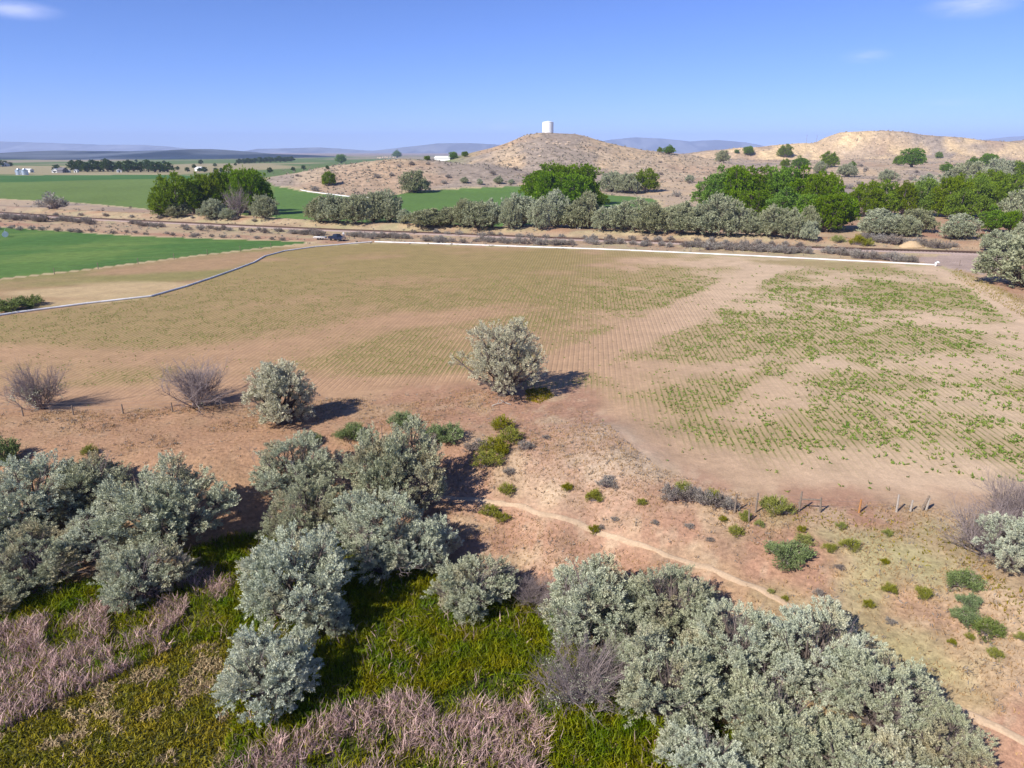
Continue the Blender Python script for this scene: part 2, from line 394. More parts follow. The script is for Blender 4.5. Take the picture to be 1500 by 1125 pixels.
# ---------------------------------------------------------------- mesh helpers
def np_mesh(name, V, F, mat, smooth=False, attrs=None):
    V = np.asarray(V, np.float32); F = np.asarray(F, np.int32)
    me = bpy.data.meshes.new(name)
    k = F.shape[1]
    me.vertices.add(len(V)); me.vertices.foreach_set('co', V.ravel())
    me.loops.add(F.size); me.loops.foreach_set('vertex_index', F.ravel())
    me.polygons.add(len(F)); me.polygons.foreach_set('loop_start', np.arange(0, F.size, k, dtype=np.int32))
    me.polygons.foreach_set('use_smooth', np.full(len(F), smooth, bool))
    me.update(calc_edges=True)
    for an, (typ, data) in (attrs or {}).items():
        a = me.attributes.new(an, typ, 'POINT')
        a.data.foreach_set('color' if typ == 'FLOAT_COLOR' else 'value', np.asarray(data, np.float32).ravel())
    me.materials.append(mat)
    return me
class MB:
    """collects polygons of any size into one mesh"""
    def __init__(s): s.v = []; s.f = []
    def add(s, V, F):
        o = len(s.v); s.v += [tuple(map(float, p)) for p in V]; s.f += [tuple(i + o for i in f) for f in F]; return s
    def box(s, c, d, taper=1.0):
        x, y, z = c; a, b, h = d[0] / 2, d[1] / 2, d[2] / 2
        V = [(x - a, y - b, z - h), (x + a, y - b, z - h), (x + a, y + b, z - h), (x - a, y + b, z - h)]
        V += [(x + (p[0] - x) * taper, y + (p[1] - y) * taper, z + h) for p in V]
        return s.add(V, [(3, 2, 1, 0), (4, 5, 6, 7), (0, 1, 5, 4), (1, 2, 6, 5), (2, 3, 7, 6), (3, 0, 4, 7)])
    def tube(s, pts, rad, sides=6, cap=True):
        pts = [Vector(p) for p in pts]; rad = rad if hasattr(rad, '__len__') else [rad] * len(pts)
        V = []; F = []
        for i, p in enumerate(pts):
            d = (pts[min(i + 1, len(pts) - 1)] - pts[max(i - 1, 0)]).normalized()
            u = d.cross(Vector((0, 0, 1)) if abs(d.z) < .9 else Vector((1, 0, 0))).normalized(); w = d.cross(u)
            V += [p + (u * math.cos(2 * math.pi * k / sides) + w * math.sin(2 * math.pi * k / sides)) * rad[i] for k in range(sides)]
        for i in range(len(pts) - 1):
            for k in range(sides):
                a = i * sides + k; b = i * sides + (k + 1) % sides
                F.append((a, b, b + sides, a + sides))
        if cap: F += [tuple(range(sides))[::-1], tuple(range((len(pts) - 1) * sides, len(pts) * sides))]
        return s.add(V, F)
    def lathe(s, prof, sides=24, c=(0, 0, 0)):
        V = []; F = []
        for r, z in prof:
            V += [(c[0] + r * math.cos(2 * math.pi * k / sides), c[1] + r * math.sin(2 * math.pi * k / sides), c[2] + z) for k in range(sides)]
        for i in range(len(prof) - 1):
            for k in range(sides):
                a = i * sides + k; b = i * sides + (k + 1) % sides
                F.append((a, b, b + sides, a + sides))
        F += [tuple(range(sides))[::-1], tuple(range((len(prof) - 1) * sides, len(prof) * sides))]
        return s.add(V, F)
    def prism(s, outline, y0, y1):
        n = len(outline)
        V = [(x, y0, z) for x, z in outline] + [(x, y1, z) for x, z in outline]
        return s.add(V, [tuple(range(n)), tuple(range(2 * n - 1, n - 1, -1))] + [((i + 1) % n, i, i + n, (i + 1) % n + n) for i in range(n)])
    def mesh(s, name, mat, smooth=False):
        me = bpy.data.meshes.new(name); me.from_pydata(s.v, [], s.f); me.update()
        if smooth: me.polygons.foreach_set('use_smooth', [True] * len(me.polygons))
        me.materials.append(mat); return me
def link(name, mesh, parent=None, loc=None, rz=0):
    o = bpy.data.objects.new(name, mesh); COL.objects.link(o)
    if parent is not None: o.parent = parent
    if loc is not None: o.location = loc
    if rz: o.rotation_euler = (0, 0, rz)
    return o
def tag(o, label, cat, group=None):
    o['label'] = label; o['category'] = cat
    if group: o['group'] = group
    return o
def thing(name, label, cat, loc, rz=0, scale=(1, 1, 1), group=None):
    o = bpy.data.objects.new(name, None); COL.objects.link(o)
    o.empty_display_size = .2
    o.location = loc; o.rotation_euler = (0, 0, rz); o.scale = scale
    return tag(o, label, cat, group)
def structure(o):
    o['kind'] = 'structure'; return o
def stuff(o):
    o['kind'] = 'stuff'; return o

# ---------------------------------------------------------------- the ground, one sheet cut into its covers
def build_ground():
    NC, NR = 550, 580
    ys = np.geomspace(9, 13000, NR); u = np.linspace(-1, 1, NC)
    Y = np.repeat(ys[:, None], NC, 1); X = u[None, :] * (0.98 * Y + 22)
    Z = H(X, Y)
    x, y, z = X.ravel(), Y.ravel(), Z.ravel()
    nA = fbm(x * .05, y * .05, 5, 61); dT = seg_dist(TRAIL, x, y); nB = fbm(x * .3, y * .3, 4, 67); nC = fbm(x * .012, y * .02, 5, 71)
    wob = (nB - .5)
    xw, yw = x + wob * .9, y + wob * .9
    def mixc(a, b, t): return a + (np.asarray(b) - a) * t[:, None]
    # open dry ground
    col = np.tile(np.array([.425, .30, .19]), (len(x), 1))
    col = mixc(col, (.375, .215, .14), sstep(.36, .56, nA))                 # reddish bare soil
    col = mixc(col, (.45, .33, .205), sstep(.50, .72, nB) * .7)              # straw
    nD = fbm(x * 1.1, y * 1.1, 3, 69)
    col = mixc(col, (.27, .175, .115), sstep(.60, .74, nD) * .55 * sstep(110, 60, y)); col = mixc(col, (.49, .37, .25), sstep(.40, .28, nD) * .4 * sstep(110, 60, y))
    grassy = sstep(.46, .66, fbm(x * .11, y * .11, 4, 77)) * sstep(75, 30, y) * sstep(6, 22, x)
    col = mixc(col, (.36, .33, .16), grassy * .8)
    mound = np.exp(-((x - 7.5) / 6.0) ** 2 - ((y - 49.5) / 6.5) ** 2)
    col = mixc(col, (.51, .395, .28), np.clip(mound * 1.2, 0, 1) * (.35 + .45 * sstep(.35, .65, nB)))
    left = sstep(4, -22, x) * sstep(120, 60, y)
    col = mixc(col, (.375, .225, .125), left * .65)
    # slope down to the marsh and the marsh itself
    yt = np.interp(x, _top[:, 0], _top[:, 1]); yb = np.interp(x, _bot[:, 0], _bot[:, 1])
    w = np.clip((yt - y) / (yt - yb), 0, 1.3)
    damp = sstep(.72, 1.0, w + wob * .35)
    col = mixc(col, (.085, .085, .028), damp)
    # verge along the railway
    yr = np.interp(x, RAIL[:, 0], RAIL[:, 1]); dr = y - yr
    verge = sstep(150, 160, y) * sstep(-22, -14, dr) * sstep(34, 26, dr)
    col = mixc(col, (.42, .305, .20), verge * .8)
    col = mixc(col, (.36, .19, .10), verge * sstep(8, 13, dr) * .75 * sstep(.35, .6, nA + .1))
    col = mixc(col, (.47, .37, .22), verge * sstep(.52, .62, fbm(x * .09, y * .2, 3, 83)) * .8)
    nV = fbm(x * .16, y * .35, 4, 87)
    col = mixc(col, (.30, .20, .13), verge * sstep(.52, .66, nV) * .6); col = mixc(col, (.34, .31, .17), verge * sstep(.46, .34, nV) * .6)
    # wild hills
    wild = sstep(240, 330, dr * .7 + y) * sstep(240, 300, y)
    hillc = np.tile(np.array([.43, .325, .22]), (len(x), 1))
    hillc = mixc(hillc, (.29, .235, .19), sstep(.47, .60, fbm(x * .02, y * .009, 5, 91)) * .85)
    hillc = mixc(hillc, (.50, .36, .22), sstep(.55, .68, fbm(x * .035, y * .02, 4, 95)) * .8)
    hillc = mixc(hillc, (.37, .25, .165), sstep(.55, .66, nC) * .6)
    mesa = sstep(940, 985, y) * sstep(1300, 1040, y) * sstep(255, 300, x)
    hillc = mixc(hillc, (.60, .44, .25), mesa * sstep(.36, .58, fbm(x * .035, y * .03, 4, 99)) * .9)
    col = mixc(col, hillc, wild)
    # far plain: strips of farmland and scrub
    plain = sstep(480, 700, y) * sstep(-20, -60, x - (y - 700) * .03) + sstep(1500, 2200, y)
    plain = np.clip(plain, 0, 1)
    st = fbm(x * .0022 + 3, y * .0011, 4, 103)
    pc = np.tile(np.array([.30, .25, .17]), (len(x), 1))
    pc = mixc(pc, (.12, .17, .055), sstep(.36, .46, st)); pc = mixc(pc, (.33, .28, .16), sstep(.60, .64, st))
    pc = mixc(pc, (.30, .22, .19), sstep(2500, 5200, y) * .9)
    col = mixc(col, pc, plain)
    gravel = inside(GRAVEL, xw, yw)
    col[gravel] = np.array([.40, .30, .245]) * (.85 + .3 * nB[gravel])[:, None]
    # classify
    cl = np.zeros(len(x), int)
    field = inside(FIELD, xw, yw); strip = inside(STRIP, xw, yw) & ~field
    g1 = inside(GREEN1, xw, yw); g2 = inside(GREEN2, xw, yw); g3 = inside(GREEN3, xw, yw) & ~g2

    cl[damp > .55] = 6
    hill = (y > 400) & (z > 2.2) & (x > -160)
    cl[hill] = 7
    cl[field] = 1; cl[strip] = 8; cl[g1] = 2; cl[g2] = 3; cl[g3] = 4
    # field colours
    g, right = crop_cover(x, y)
    soil = np.array([.41, .255, .150]) * (1 - right[:, None]) + np.array([.56, .41, .275]) * right[:, None]
    soil = soil * (.93 + .14 * nA)[:, None]
    far = sstep(95, 150, y)
    fc = soil + (np.array([.285, .222, .085]) - soil) * (g * (.46 + .34 * far))[:, None]
    dEdge = seg_dist(np.vstack([FIELD, FIELD[:1]]), x, y)
    soft_edge = (sstep(3.4, .2, dEdge + 3.0 * wob) * sstep(90, 70, y))[:, None]
    fc = fc + (col - fc) * soft_edge * .9
    col[field] = fc[field]
    sc_ = np.array([.36, .235, .13]) + (np.array([.25, .215, .085]) - np.array([.36, .235, .13])) * (sstep(.35, .6, fbm((x * .9 + y * .4) * .03, (y * .9 - x * .4) * .09, 4, 111)))[:, None]
    tan = sstep(.56, .7, fbm(x * .03, y * .09, 3, 113))
    sc_ = sc_ + (np.array([.50, .38, .21]) - sc_) * (tan * .7)[:, None]
    col[strip] = sc_[strip]
    s1 = fbm(x * .05, y * .012, 4, 121)
    c1 = np.array([.074, .155, .036]) + (np.array([.115, .19, .046]) - np.array([.074, .155, .036])) * (.65 * sstep(.4, .62, s1) + .75 * sstep(.5, .72, fbm((x * .9 + y * .35) * .03, (y * .9 - x * .35) * .16, 3, 129)))[:, None]
    col[g1] = c1[g1]
    band = sstep(0, 1, (y - np.interp(x, *poly([(-400, 274), (0, 271), (200, 265), (400, 261)]).T)) / 30)
    c2 = np.array([.135, .195, .050]) + (np.array([.065, .150, .035]) - np.array([.135, .195, .050])) * band[:, None]
    c2 = c2 * (.86 + .3 * fbm(x * .03, y * .02, 4, 123))[:, None]
    col[g2] = c2[g2]
    c3 = np.array([.105, .185, .043]) * (.86 + .28 * fbm(x * .04, y * .02, 4, 127))[:, None]
    col[g3] = c3[g3]
    # dry straw margins round the fields
    for P_ in (GREEN1, GREEN2, GREEN3):
        dd = seg_dist(np.vstack([P_, P_[:1]]), x, y)
        k = sstep(2.6, .6, dd * np.clip(170 / y, .3, 1)) * (cl == 0)
        col = mixc(col, (.52, .42, .24), k * .75)
    dd = seg_dist(np.vstack([FIELD, FIELD[:1]]), x, y); k = sstep(2.2, .3, dd + wob) * (cl == 0) * sstep(70, 150, y)
    col = mixc(col, (.40, .36, .17), k * .8)
    rowg = (g * field * (.95 - .35 * far)).astype(np.float32)
    rowamp = ((1 - .93 * sstep(2, 15, x - (y - 60) * .10) * (1 - sstep(7, 3, seg_dist(BARE1, x, y)))) * sstep(.4, 5, dEdge)).astype(np.float32)
    idx = np.arange(NC * NR).reshape(NR, NC)
    F = np.stack([idx[:-1, :-1], idx[:-1, 1:], idx[1:, 1:], idx[1:, :-1]], -1).reshape(-1, 4)
    fcl = cl[F[:, 0]]
    V = np.c_[x, y, z]; C4 = np.c_[np.clip(col, .005, .85), np.ones(len(x))]
    spec = {0: ('ground', M['ground']), 1: ('crop_field', M['field']), 2: ('green_field', M['green']), 3: ('green_field', M['green']), 4: ('green_field', M['green']),
            5: ('dirt_path', M['path']), 6: ('marsh_ground', M['marsh']), 7: ('hills', M['hill']), 8: ('fallow_strip', M['path'])}
    for k, (nm, mat) in spec.items():
        f = F[fcl == k]
        if not len(f): continue
        used, inv = np.unique(f, return_inverse=True)
        me = np_mesh(nm, V[used], inv.reshape(-1, 4), mat, True, {'cover': ('FLOAT_COLOR', C4[used]), 'rowgreen': ('FLOAT', rowg[used]), 'rowamp': ('FLOAT', rowamp[used])})
        structure(link(nm, me))
build_ground()

def build_mountains():
    ranges = [
        (15000, 2600, [(-700, 212), (-400, 204), (-200, 206), (0, 207), (60, 209), (150, 212), (210, 212), (250, 215), (290, 220), (350, 225), (420, 234)], (.09, .09, .10), 5),
        (3000, 2600, [(-700, 230), (-300, 226), (-100, 232), (40, 226), (90, 220), (140, 221), (200, 222), (260, 221), (300, 219), (318, 220), (345, 224), (420, 227), (480, 231), (560, 236), (620, 240)], (.026, .042, .072), 6),
        (3300, 1500, [(-900, 222), (-400, 225), (-100, 224), (0, 225.5), (60, 224.5), (120, 228), (170, 231), (210, 234), (260, 239)], (.20, .15, .14), 12),
        (13000, 2200, [(300, 232), (345, 225), (380, 218), (420, 217), (470, 216), (500, 218), (545, 221), (590, 216), (640, 210), (690, 209.5), (730, 212), (780, 216), (830, 222), (900, 230)], (.075, .075, .085), 7),
        (16000, 2200, [(800, 226), (860, 212), (890, 205), (930, 201), (970, 203), (1010, 207), (1050, 205), (1090, 208), (1120, 214), (1180, 221), (1280, 228)], (.06, .065, .075), 8),
        (17000, 2500, [(1300, 226), (1380, 214), (1430, 206), (1480, 200), (1520, 198), (1650, 204), (1800, 209), (2100, 204), (2300, 216)], (.08, .08, .09), 9)]
    Vs = []; Fs = []; Cs = []; off = 0
    for D, depth, knots, c, seed in ranges:
        v = np.array([at_dist(a, b, D) for a, b in knots])
        NX, NY = 420, 26
        xs = np.linspace(v[0, 0], v[-1, 0], NX); zt = np.interp(xs, v[:, 0], v[:, 1])
        t = np.linspace(0, 1, NY); s = np.where(t < .62, sstep(0, .62, t), sstep(1.25, .62, t))
        YY = D - depth * .62 + t[:, None] * depth + 0 * xs[None]
        XX = xs[None] + 0 * YY
        gul = np.abs(fbm(XX * .0022, YY * .0007, 4, seed * 11) - .5) * 2
        base = -12.0
        hgt = zt + 8 * (fbm(xs * .004, xs * 0, 4, seed) - .5)
        ZZ = base + (hgt[None] - base) * s[:, None] * (1 - .62 * gul * (1 - s[:, None] ** 3))
        V = np.c_[XX.ravel(), YY.ravel(), ZZ.ravel()]
        idx = np.arange(NX * NY).reshape(NY, NX) + off; off += NX * NY
        Fs.append(np.stack([idx[:-1, :-1], idx[:-1, 1:], idx[1:, 1:], idx[1:, :-1]], -1).reshape(-1, 4)); Vs.append(V)
        k = sstep(.42, .6, fbm(XX * .0035, YY * .0016, 4, seed * 3).ravel())[:, None]
        Cs.append(np.c_[np.array(c) * (1 - k) + (np.array(c) * 1.2 + .085) * k, np.ones(len(V))])
    me = np_mesh('mountains', np.vstack(Vs), np.vstack(Fs), M['mountain'], True, {'cover': ('FLOAT_COLOR', np.vstack(Cs))})
    structure(link('mountains', me))
build_mountains()

# ---------------------------------------------------------------- plants: numeric builders
def unit(v): return v / (np.linalg.norm(v, axis=-1, keepdims=True) + 1e-9)
def rand_dirs(rng, n): return unit(rng.normal(size=(n, 3)))
def leaf_quads(P, D, Ln, Wd, rng):
    n = len(P); S = unit(np.cross(D, rand_dirs(rng, n)))
    Ln = np.broadcast_to(np.asarray(Ln, float).reshape(-1, 1), (n, 1)); Wd = np.broadcast_to(np.asarray(Wd, float).reshape(-1, 1), (n, 1))
    V = np.stack([P, P + D * Ln * .45 + S * Wd * .5, P + D * Ln, P + D * Ln * .45 - S * Wd * .5], 1).reshape(-1, 3)
    return V, np.arange(4 * n).reshape(n, 4)
def ribbons(P, D, Ln, Wd, bend, rng):
    """bent grass blades: two quads, the second folding over by `bend`"""
    n = len(P); S = unit(np.cross(D, rand_dirs(rng, n)))
    Ln = np.asarray(Ln).reshape(-1, 1); Wd = np.asarray(Wd).reshape(-1, 1)
    mid = P + D * Ln * .55
    D2 = unit(D + bend * unit(rng.normal(size=(n, 3)) * [1, 1, .35] - [0, 0, .35]))
    tip = mid + D2 * Ln * .45
    V = np.stack([P - S * Wd * .5, P + S * Wd * .5, mid + S * Wd * .42, mid - S * Wd * .42, tip + S * Wd * .1, tip - S * Wd * .1], 1).reshape(-1, 3)
    b = np.arange(n)[:, None] * 6
    F = np.concatenate([b + [0, 1, 2, 3], b + [3, 2, 4, 5]])
    return V, F
def tubes(paths, radii, sides=4):
    n, k, _ = paths.shape
    d = np.empty_like(paths); d[:, 1:-1] = paths[:, 2:] - paths[:, :-2]; d[:, 0] = paths[:, 1] - paths[:, 0]; d[:, -1] = paths[:, -1] - paths[:, -2]
    d = unit(d); ref = np.where(np.abs(d[..., 2:3]) > .9, np.array([1., 0, 0]), np.array([0, 0, 1.]))
    u = unit(np.cross(d, ref)); w = np.cross(d, u)
    an = np.arange(sides) * 2 * math.pi / sides
    ring = u[:, :, None] * np.cos(an)[None, None, :, None] + w[:, :, None] * np.sin(an)[None, None, :, None]
    V = (paths[:, :, None] + ring * radii[:, :, None, None]).reshape(-1, 3)
    idx = np.arange(n * k * sides).reshape(n, k, sides)
    a = idx[:, :-1]; b = idx[:, 1:]
    F = np.stack([a, np.roll(a, -1, 2), np.roll(b, -1, 2), b], -1).reshape(-1, 4)
    return V, F
def join(*VF):
    Vs, Fs, o = [], [], 0
    for V, F in VF:
        Vs.append(V); Fs.append(F + o); o += len(V)
    return np.vstack(Vs), np.vstack(Fs)

def lobed_tree(seed, diam, height, nlobes, nplumes, per, plume_len, plume_rad, leafL, leafW, low=.22, up=.55, skirt=.35, trunk_r=.16, lobe_r=(.105, .175),
               bare=0.0, stems=6, twigs=160, trunk_h=.08, zmin=-.85):
    rng = np.random.default_rng(seed)
    Rm = diam / 2
    C = []; Rd = []
    cz = height * (low + .22); up_ax = height - cz; dn_ax = cz - height * .04
    ph = rng.uniform(0, 6.28, 4)
    for i in range(nlobes):
        zf = 1 - (1 - zmin) * (i + .5) / nlobes
        a = i * 2.39996 + rng.uniform(-.35, .35); sn = math.sqrt(max(1 - zf * zf, 0))
        env = 1 + .16 * math.sin(2 * a + ph[0]) + .13 * math.sin(3 * a + ph[1]) + .12 * math.sin(5 * zf + ph[2]) + rng.uniform(-.12, .10)
        env = min(env, 1.16)
        f = rng.uniform(.55, .88) * env * (1.06 if zf < .2 else 1)
        rr = diam * rng.uniform(*lobe_r)
        C.append((math.cos(a) * sn * Rm * f, math.sin(a) * sn * Rm * f, max(cz + zf * (up_ax if zf > 0 else dn_ax) * f, rr * .5))); Rd.append((rr, rr, rr * rng.uniform(.8, 1.15)))
    C = np.array(C); Rd = np.array(Rd)
    wgt = Rd[:, 0] ** 2; li = rng.choice(nlobes, nplumes * 3, p=wgt / wgt.sum())
    dirs = rand_dirs(rng, len(li)); dirs[:, 2] = np.where(dirs[:, 2] < -.6, -dirs[:, 2], dirs[:, 2])
    B = C[li] + Rd[li] * dirs * rng.uniform(.5, .95, (len(li), 1))
    dd = np.linalg.norm((B[:, None] - C[None]) / Rd[None], axis=2); dd[np.arange(len(li)), li] = 9
    keep = (dd.min(1) > .55) & (B[:, 2] > height * .05)
    clump = np.array([math.sin(b[0] * 2.1 + seed) + math.sin(b[1] * 2.4 + 2 * seed) + math.sin(b[2] * 2.7 + b[0]) for b in B])
    keep &= (clump > -1.7 + bare * 2.2)
    B = B[keep][:nplumes]; dirs = dirs[keep][:nplumes]; li = li[keep][:nplumes]; m = len(B)
    out = unit(B * [1, 1, .35] - [0, 0, height * .12])
    ax = unit(dirs * .65 + out * .35 + np.array([0, 0, up]) + rng.normal(size=(m, 3)) * .28)
    pl = plume_len * rng.uniform(.55, 1.25, m)
    t = rng.random((m, per)) ** .85
    rad = rand_dirs(rng, m * per).reshape(m, per, 3)
    P = B[:, None] + ax[:, None] * (pl[:, None] * t)[..., None] + rad * (plume_rad * (1.05 - .75 * t) * rng.random((m, per)) ** .5)[..., None]
    D = unit(ax[:, None] * .75 + rad * .7 + np.array([0, 0, .15]))
    P = P.reshape(-1, 3); D = D.reshape(-1, 3); n = len(P)
    ok = P[:, 2] > .03
    leaves = leaf_quads(P[ok], D[ok], leafL * rng.uniform(.6, 1.3, ok.sum()), leafW * rng.uniform(.7, 1.3, ok.sum()), rng)
    # wood: stems to every lobe, twigs out to the plumes
    base = np.c_[rng.normal(0, trunk_r * .9, (nlobes, 2)), np.full(nlobes, -.1)]
    fork = np.array([0, 0, height * trunk_h]) + rng.normal(0, trunk_r * .8, (nlobes, 3)) * [1, 1, .3]
    mid = C * [.45, .45, .55] + rng.normal(0, diam * .03, (nlobes, 3))
    S = np.stack([base, fork, mid, C, C + (C - mid) * .35], 1)
    rr = np.stack([np.full(nlobes, trunk_r), np.full(nlobes, trunk_r * .85), np.full(nlobes, trunk_r * .5), np.full(nlobes, trunk_r * .25), np.full(nlobes, trunk_r * .08)], 1)
    w1 = tubes(S, rr, 5)
    k = min(twigs, m); sel = rng.choice(m, k, replace=False)
    s0 = C[li[sel]] * .85 + mid[li[sel]] * .15
    e = B[sel] + ax[sel] * (pl[sel] * .55)[:, None]
    mm = (s0 + e) / 2 + rng.normal(0, diam * .015, (k, 3))
    w2 = tubes(np.stack([s0, mm, e], 1), np.stack([np.full(k, trunk_r * .2), np.full(k, trunk_r * .12), np.full(k, trunk_r * .04)], 1), 3)
    return leaves, join(w1, w2)

def twig_bush(seed, diam, height, nstem, nsub, nfine, r0=.05, spread=1.0):
    """leafless branching: stems, side branches, fine twigs"""
    rng = np.random.default_rng(seed)
    a = rng.uniform(0, 2 * math.pi, nstem); tilt = rng.uniform(.15, 1.05, nstem) * spread
    d = np.c_[np.cos(a) * np.sin(tilt), np.sin(a) * np.sin(tilt), np.cos(tilt)]
    ln = height * rng.uniform(.7, 1.0, nstem) / np.maximum(d[:, 2], .55)
    ln = np.minimum(ln, diam * .62)
    b = np.c_[rng.normal(0, .12, (nstem, 2)), np.full(nstem, -.05)]
    def grow(b, d, ln, r, wob):
        n = len(b); p1 = b + d * (ln * .5)[:, None] + rng.normal(0, 1, (n, 3)) * (ln * wob)[:, None]
        p2 = b + d * ln[:, None] + np.c_[np.zeros((n, 2)), ln * .10] + rng.normal(0, 1, (n, 3)) * (ln * wob)[:, None]
        return np.stack([b, p1, p2], 1), np.stack([r, r * .65, r * .25], 1)
    out = []
    P, Rr = grow(b, d, ln, np.full(nstem, r0), .06); out.append(tubes(P, Rr, 4))
    def side(P, n, lf, r, jit):
        i = rng.integers(0, len(P), n); t = rng.uniform(.25, 1.0, n)[:, None]
        q = np.where(t < .5, P[i, 0] + (P[i, 1] - P[i, 0]) * t * 2, P[i, 1] + (P[i, 2] - P[i, 1]) * (t * 2 - 1))
        dd = unit(unit(P[i, 2] - P[i, 0]) + rng.normal(0, jit, (n, 3)) + [0, 0, .15])
        L_ = np.linalg.norm(P[i, 2] - P[i, 0], axis=1) * lf * rng.uniform(.6, 1.3, n)
        return grow(q, dd, L_, np.full(n, r), .07)
    P2, R2 = side(P, nsub, .45, r0 * .4, .5); out.append(tubes(P2, R2, 3))
    P3, R3 = side(P2, nfine, .55, r0 * .2, .55); out.append(tubes(P3, R3, 3))
    V, F = join(*out); V[:, 2] = np.maximum(V[:, 2], -.05)
    tips = P3[:, 2]
    return (V, F), tips

def low_bush(seed, diam, height, nplumes, per, leafL, leafW, plume_len=.35, twigs=40, upright=1.0):
    rng = np.random.default_rng(seed)
    a = rng.uniform(0, 2 * math.pi, nplumes); r = diam * .5 * np.sqrt(rng.random(nplumes)) * .85
    n_ = 1 + .25 * np.sin(3 * a + seed) + .15 * np.sin(5 * a + 2 * seed)
    r = r * n_
    top = height * np.sqrt(np.clip(1 - (r / (diam * .56)) ** 2, .04, 1)) * (.8 + .3 * np.sin(r * 7 / diam + a * 2 + seed))
    z = top * rng.uniform(.35, .85, nplumes)
    B = np.c_[r * np.cos(a), r * np.sin(a), z]
    ax = unit(np.c_[np.cos(a) * r / diam * 1.6, np.sin(a) * r / diam * 1.6, np.full(nplumes, upright)] + rng.normal(0, .25, (nplumes, 3)))
    pl = plume_len * rng.uniform(.6, 1.3, nplumes)
    t = rng.random((nplumes, per)); rad = rand_dirs(rng, nplumes * per).reshape(nplumes, per, 3)
    P = B[:, None] + ax[:, None] * (pl[:, None] * t)[..., None] + rad * (plume_len * .28 * rng.random((nplumes, per)))[..., None]
    D = unit(ax[:, None] + rad * .7); P = P.reshape(-1, 3); D = D.reshape(-1, 3)
    P[:, 2] = np.maximum(P[:, 2], .02)
    lv = leaf_quads(P, D, leafL * rng.uniform(.6, 1.3, len(P)), leafW * rng.uniform(.7, 1.3, len(P)), rng)
    k = min(twigs, nplumes); e = B[:k] + ax[:k] * .1
    s = np.c_[rng.normal(0, diam * .05, (k, 2)), np.full(k, -.04)]
    tw = tubes(np.stack([s, (s + e) / 2 + [0, 0, height * .08], e], 1), np.tile(np.array([.03, .02, .008]) * max(diam, .8) * .8, (k, 1)), 3)
    return lv, tw

# prototypes: kind -> list of (parts, diameter, height)
PROTO = {}
def reg(kind, parts, diam, height):
    PROTO.setdefault(kind, []).append(([(n, np_mesh(n, V, F, mat)) for n, (V, F), mat in parts], diam, height))
for i, (sd, dm, hh, nl, bare, skirt) in enumerate([(11, 6.4, 5.2, 36, .42, .45), (23, 5.4, 5.0, 32, .36, .4), (37, 6.0, 5.8, 32, .58, .3), (41, 5.0, 4.2, 28, .44, .5)]):
    lv, wd = lobed_tree(sd, dm, hh, nl, 1150, 54, .52, .135, .125, .044, bare=bare, skirt=skirt, trunk_r=.15, twigs=260)
    parts = [('trunk', wd, M['bark']), ('crown', lv, M['olive'])]
    if True:
        dead, _ = twig_bush(sd + 5, dm * (.86 if i > 1 else .74), hh * (.8 if i > 1 else .72), 16, 110, 520, .045)
        parts.append(('dead_branches', dead, M['twig']))
    reg('olive', parts, dm, hh)
for sd, dm, hh, nl in [(52, 7.6, 7.2, 48), (57, 4.6, 5.0, 32)]:
    lv, wd = lobed_tree(sd, dm, hh, nl, 1250, 36, .52, .15, .15, .054, bare=.24, skirt=.45, trunk_r=.2, twigs=320, up=.45, trunk_h=.12)
    reg('olive_warm', [('trunk', wd, M['bark']), ('crown', lv, M['olive_warm'])], dm, hh)
for sd, dm, hh, nl in [(61, 8.5, 7.4, 40), (63, 7.4, 6.8, 36), (67, 9.0, 6.6, 40)]:
    lv, wd = lobed_tree(sd, dm, hh, nl, 860, 15, .8, .26, .42, .20, bare=.05, skirt=.5, trunk_r=.2, twigs=60, low=.14)
    reg('hedge', [('trunk', wd, M['bark']), ('crown', lv, M['olive_far'])], dm, hh)
for sd, dm, hh, nl in [(71, 13.5, 13.5, 46), (73, 12.0, 15.0, 44), (79, 15.0, 12.5, 50)]:
    lv, wd = lobed_tree(sd, dm, hh, nl, 900, 15, 1.1, .6, .52, .36, bare=.06, skirt=.3, trunk_r=.36, twigs=90, low=.18, up=.4, lobe_r=(.10, .17), trunk_h=.16)
    reg('cotton', [('trunk', wd, M['bark']), ('crown', lv, M['cotton'])], dm, hh)
for sd, dm, hh, nl in [(83, 12.0, 9.5, 28), (89, 10.5, 9.0, 26)]:
    lv, wd = lobed_tree(sd, dm, hh, nl, 760, 15, 1.3, .5, .55, .28, bare=.18, skirt=.3, trunk_r=.26, twigs=40, low=.16, up=.7, lobe_r=(.10, .17), trunk_h=.14)
    reg('willow', [('trunk', wd, M['twig']), ('crown', lv, M['willow'])], dm, hh)
for sd, dm, hh, nl in [(91, 12.0, 12.0, 14), (93, 10.0, 12.5, 13)]:
    lv, wd = lobed_tree(sd, dm, hh, nl, 160, 14, 1.6, .9, 1.0, .8, bare=.0, skirt=.3, trunk_r=.4, twigs=10, low=.2, lobe_r=(.14, .22))
    reg('far_tree', [('trunk', wd, M['bark']), ('crown', lv, M['far_tree'])], dm, hh)
for sd in (101, 103, 107):
    lv, tw = low_bush(sd, 1.9, 1.15, 130, 12, .17, .05, .36)
    reg('sage', [('stems', tw, M['twig']), ('foliage', lv, M['sage'])], 1.9, 1.25)
for sd in (111, 113, 117):
    lv, tw = low_bush(sd, 1.3, .8, 150, 16, .13, .032, .32, 50)
    reg('rabbit', [('stems', tw, M['twig']), ('foliage', lv, M['rabbit'])], 1.3, .9)
for sd in (121, 127):
    lv, tw = low_bush(sd, 2.0, 1.2, 260, 18, .13, .045, .34, 90, .7)
    reg('greenbush', [('stems', tw, M['twig']), ('foliage', lv, M['greenbush'])], 2.0, 1.3)
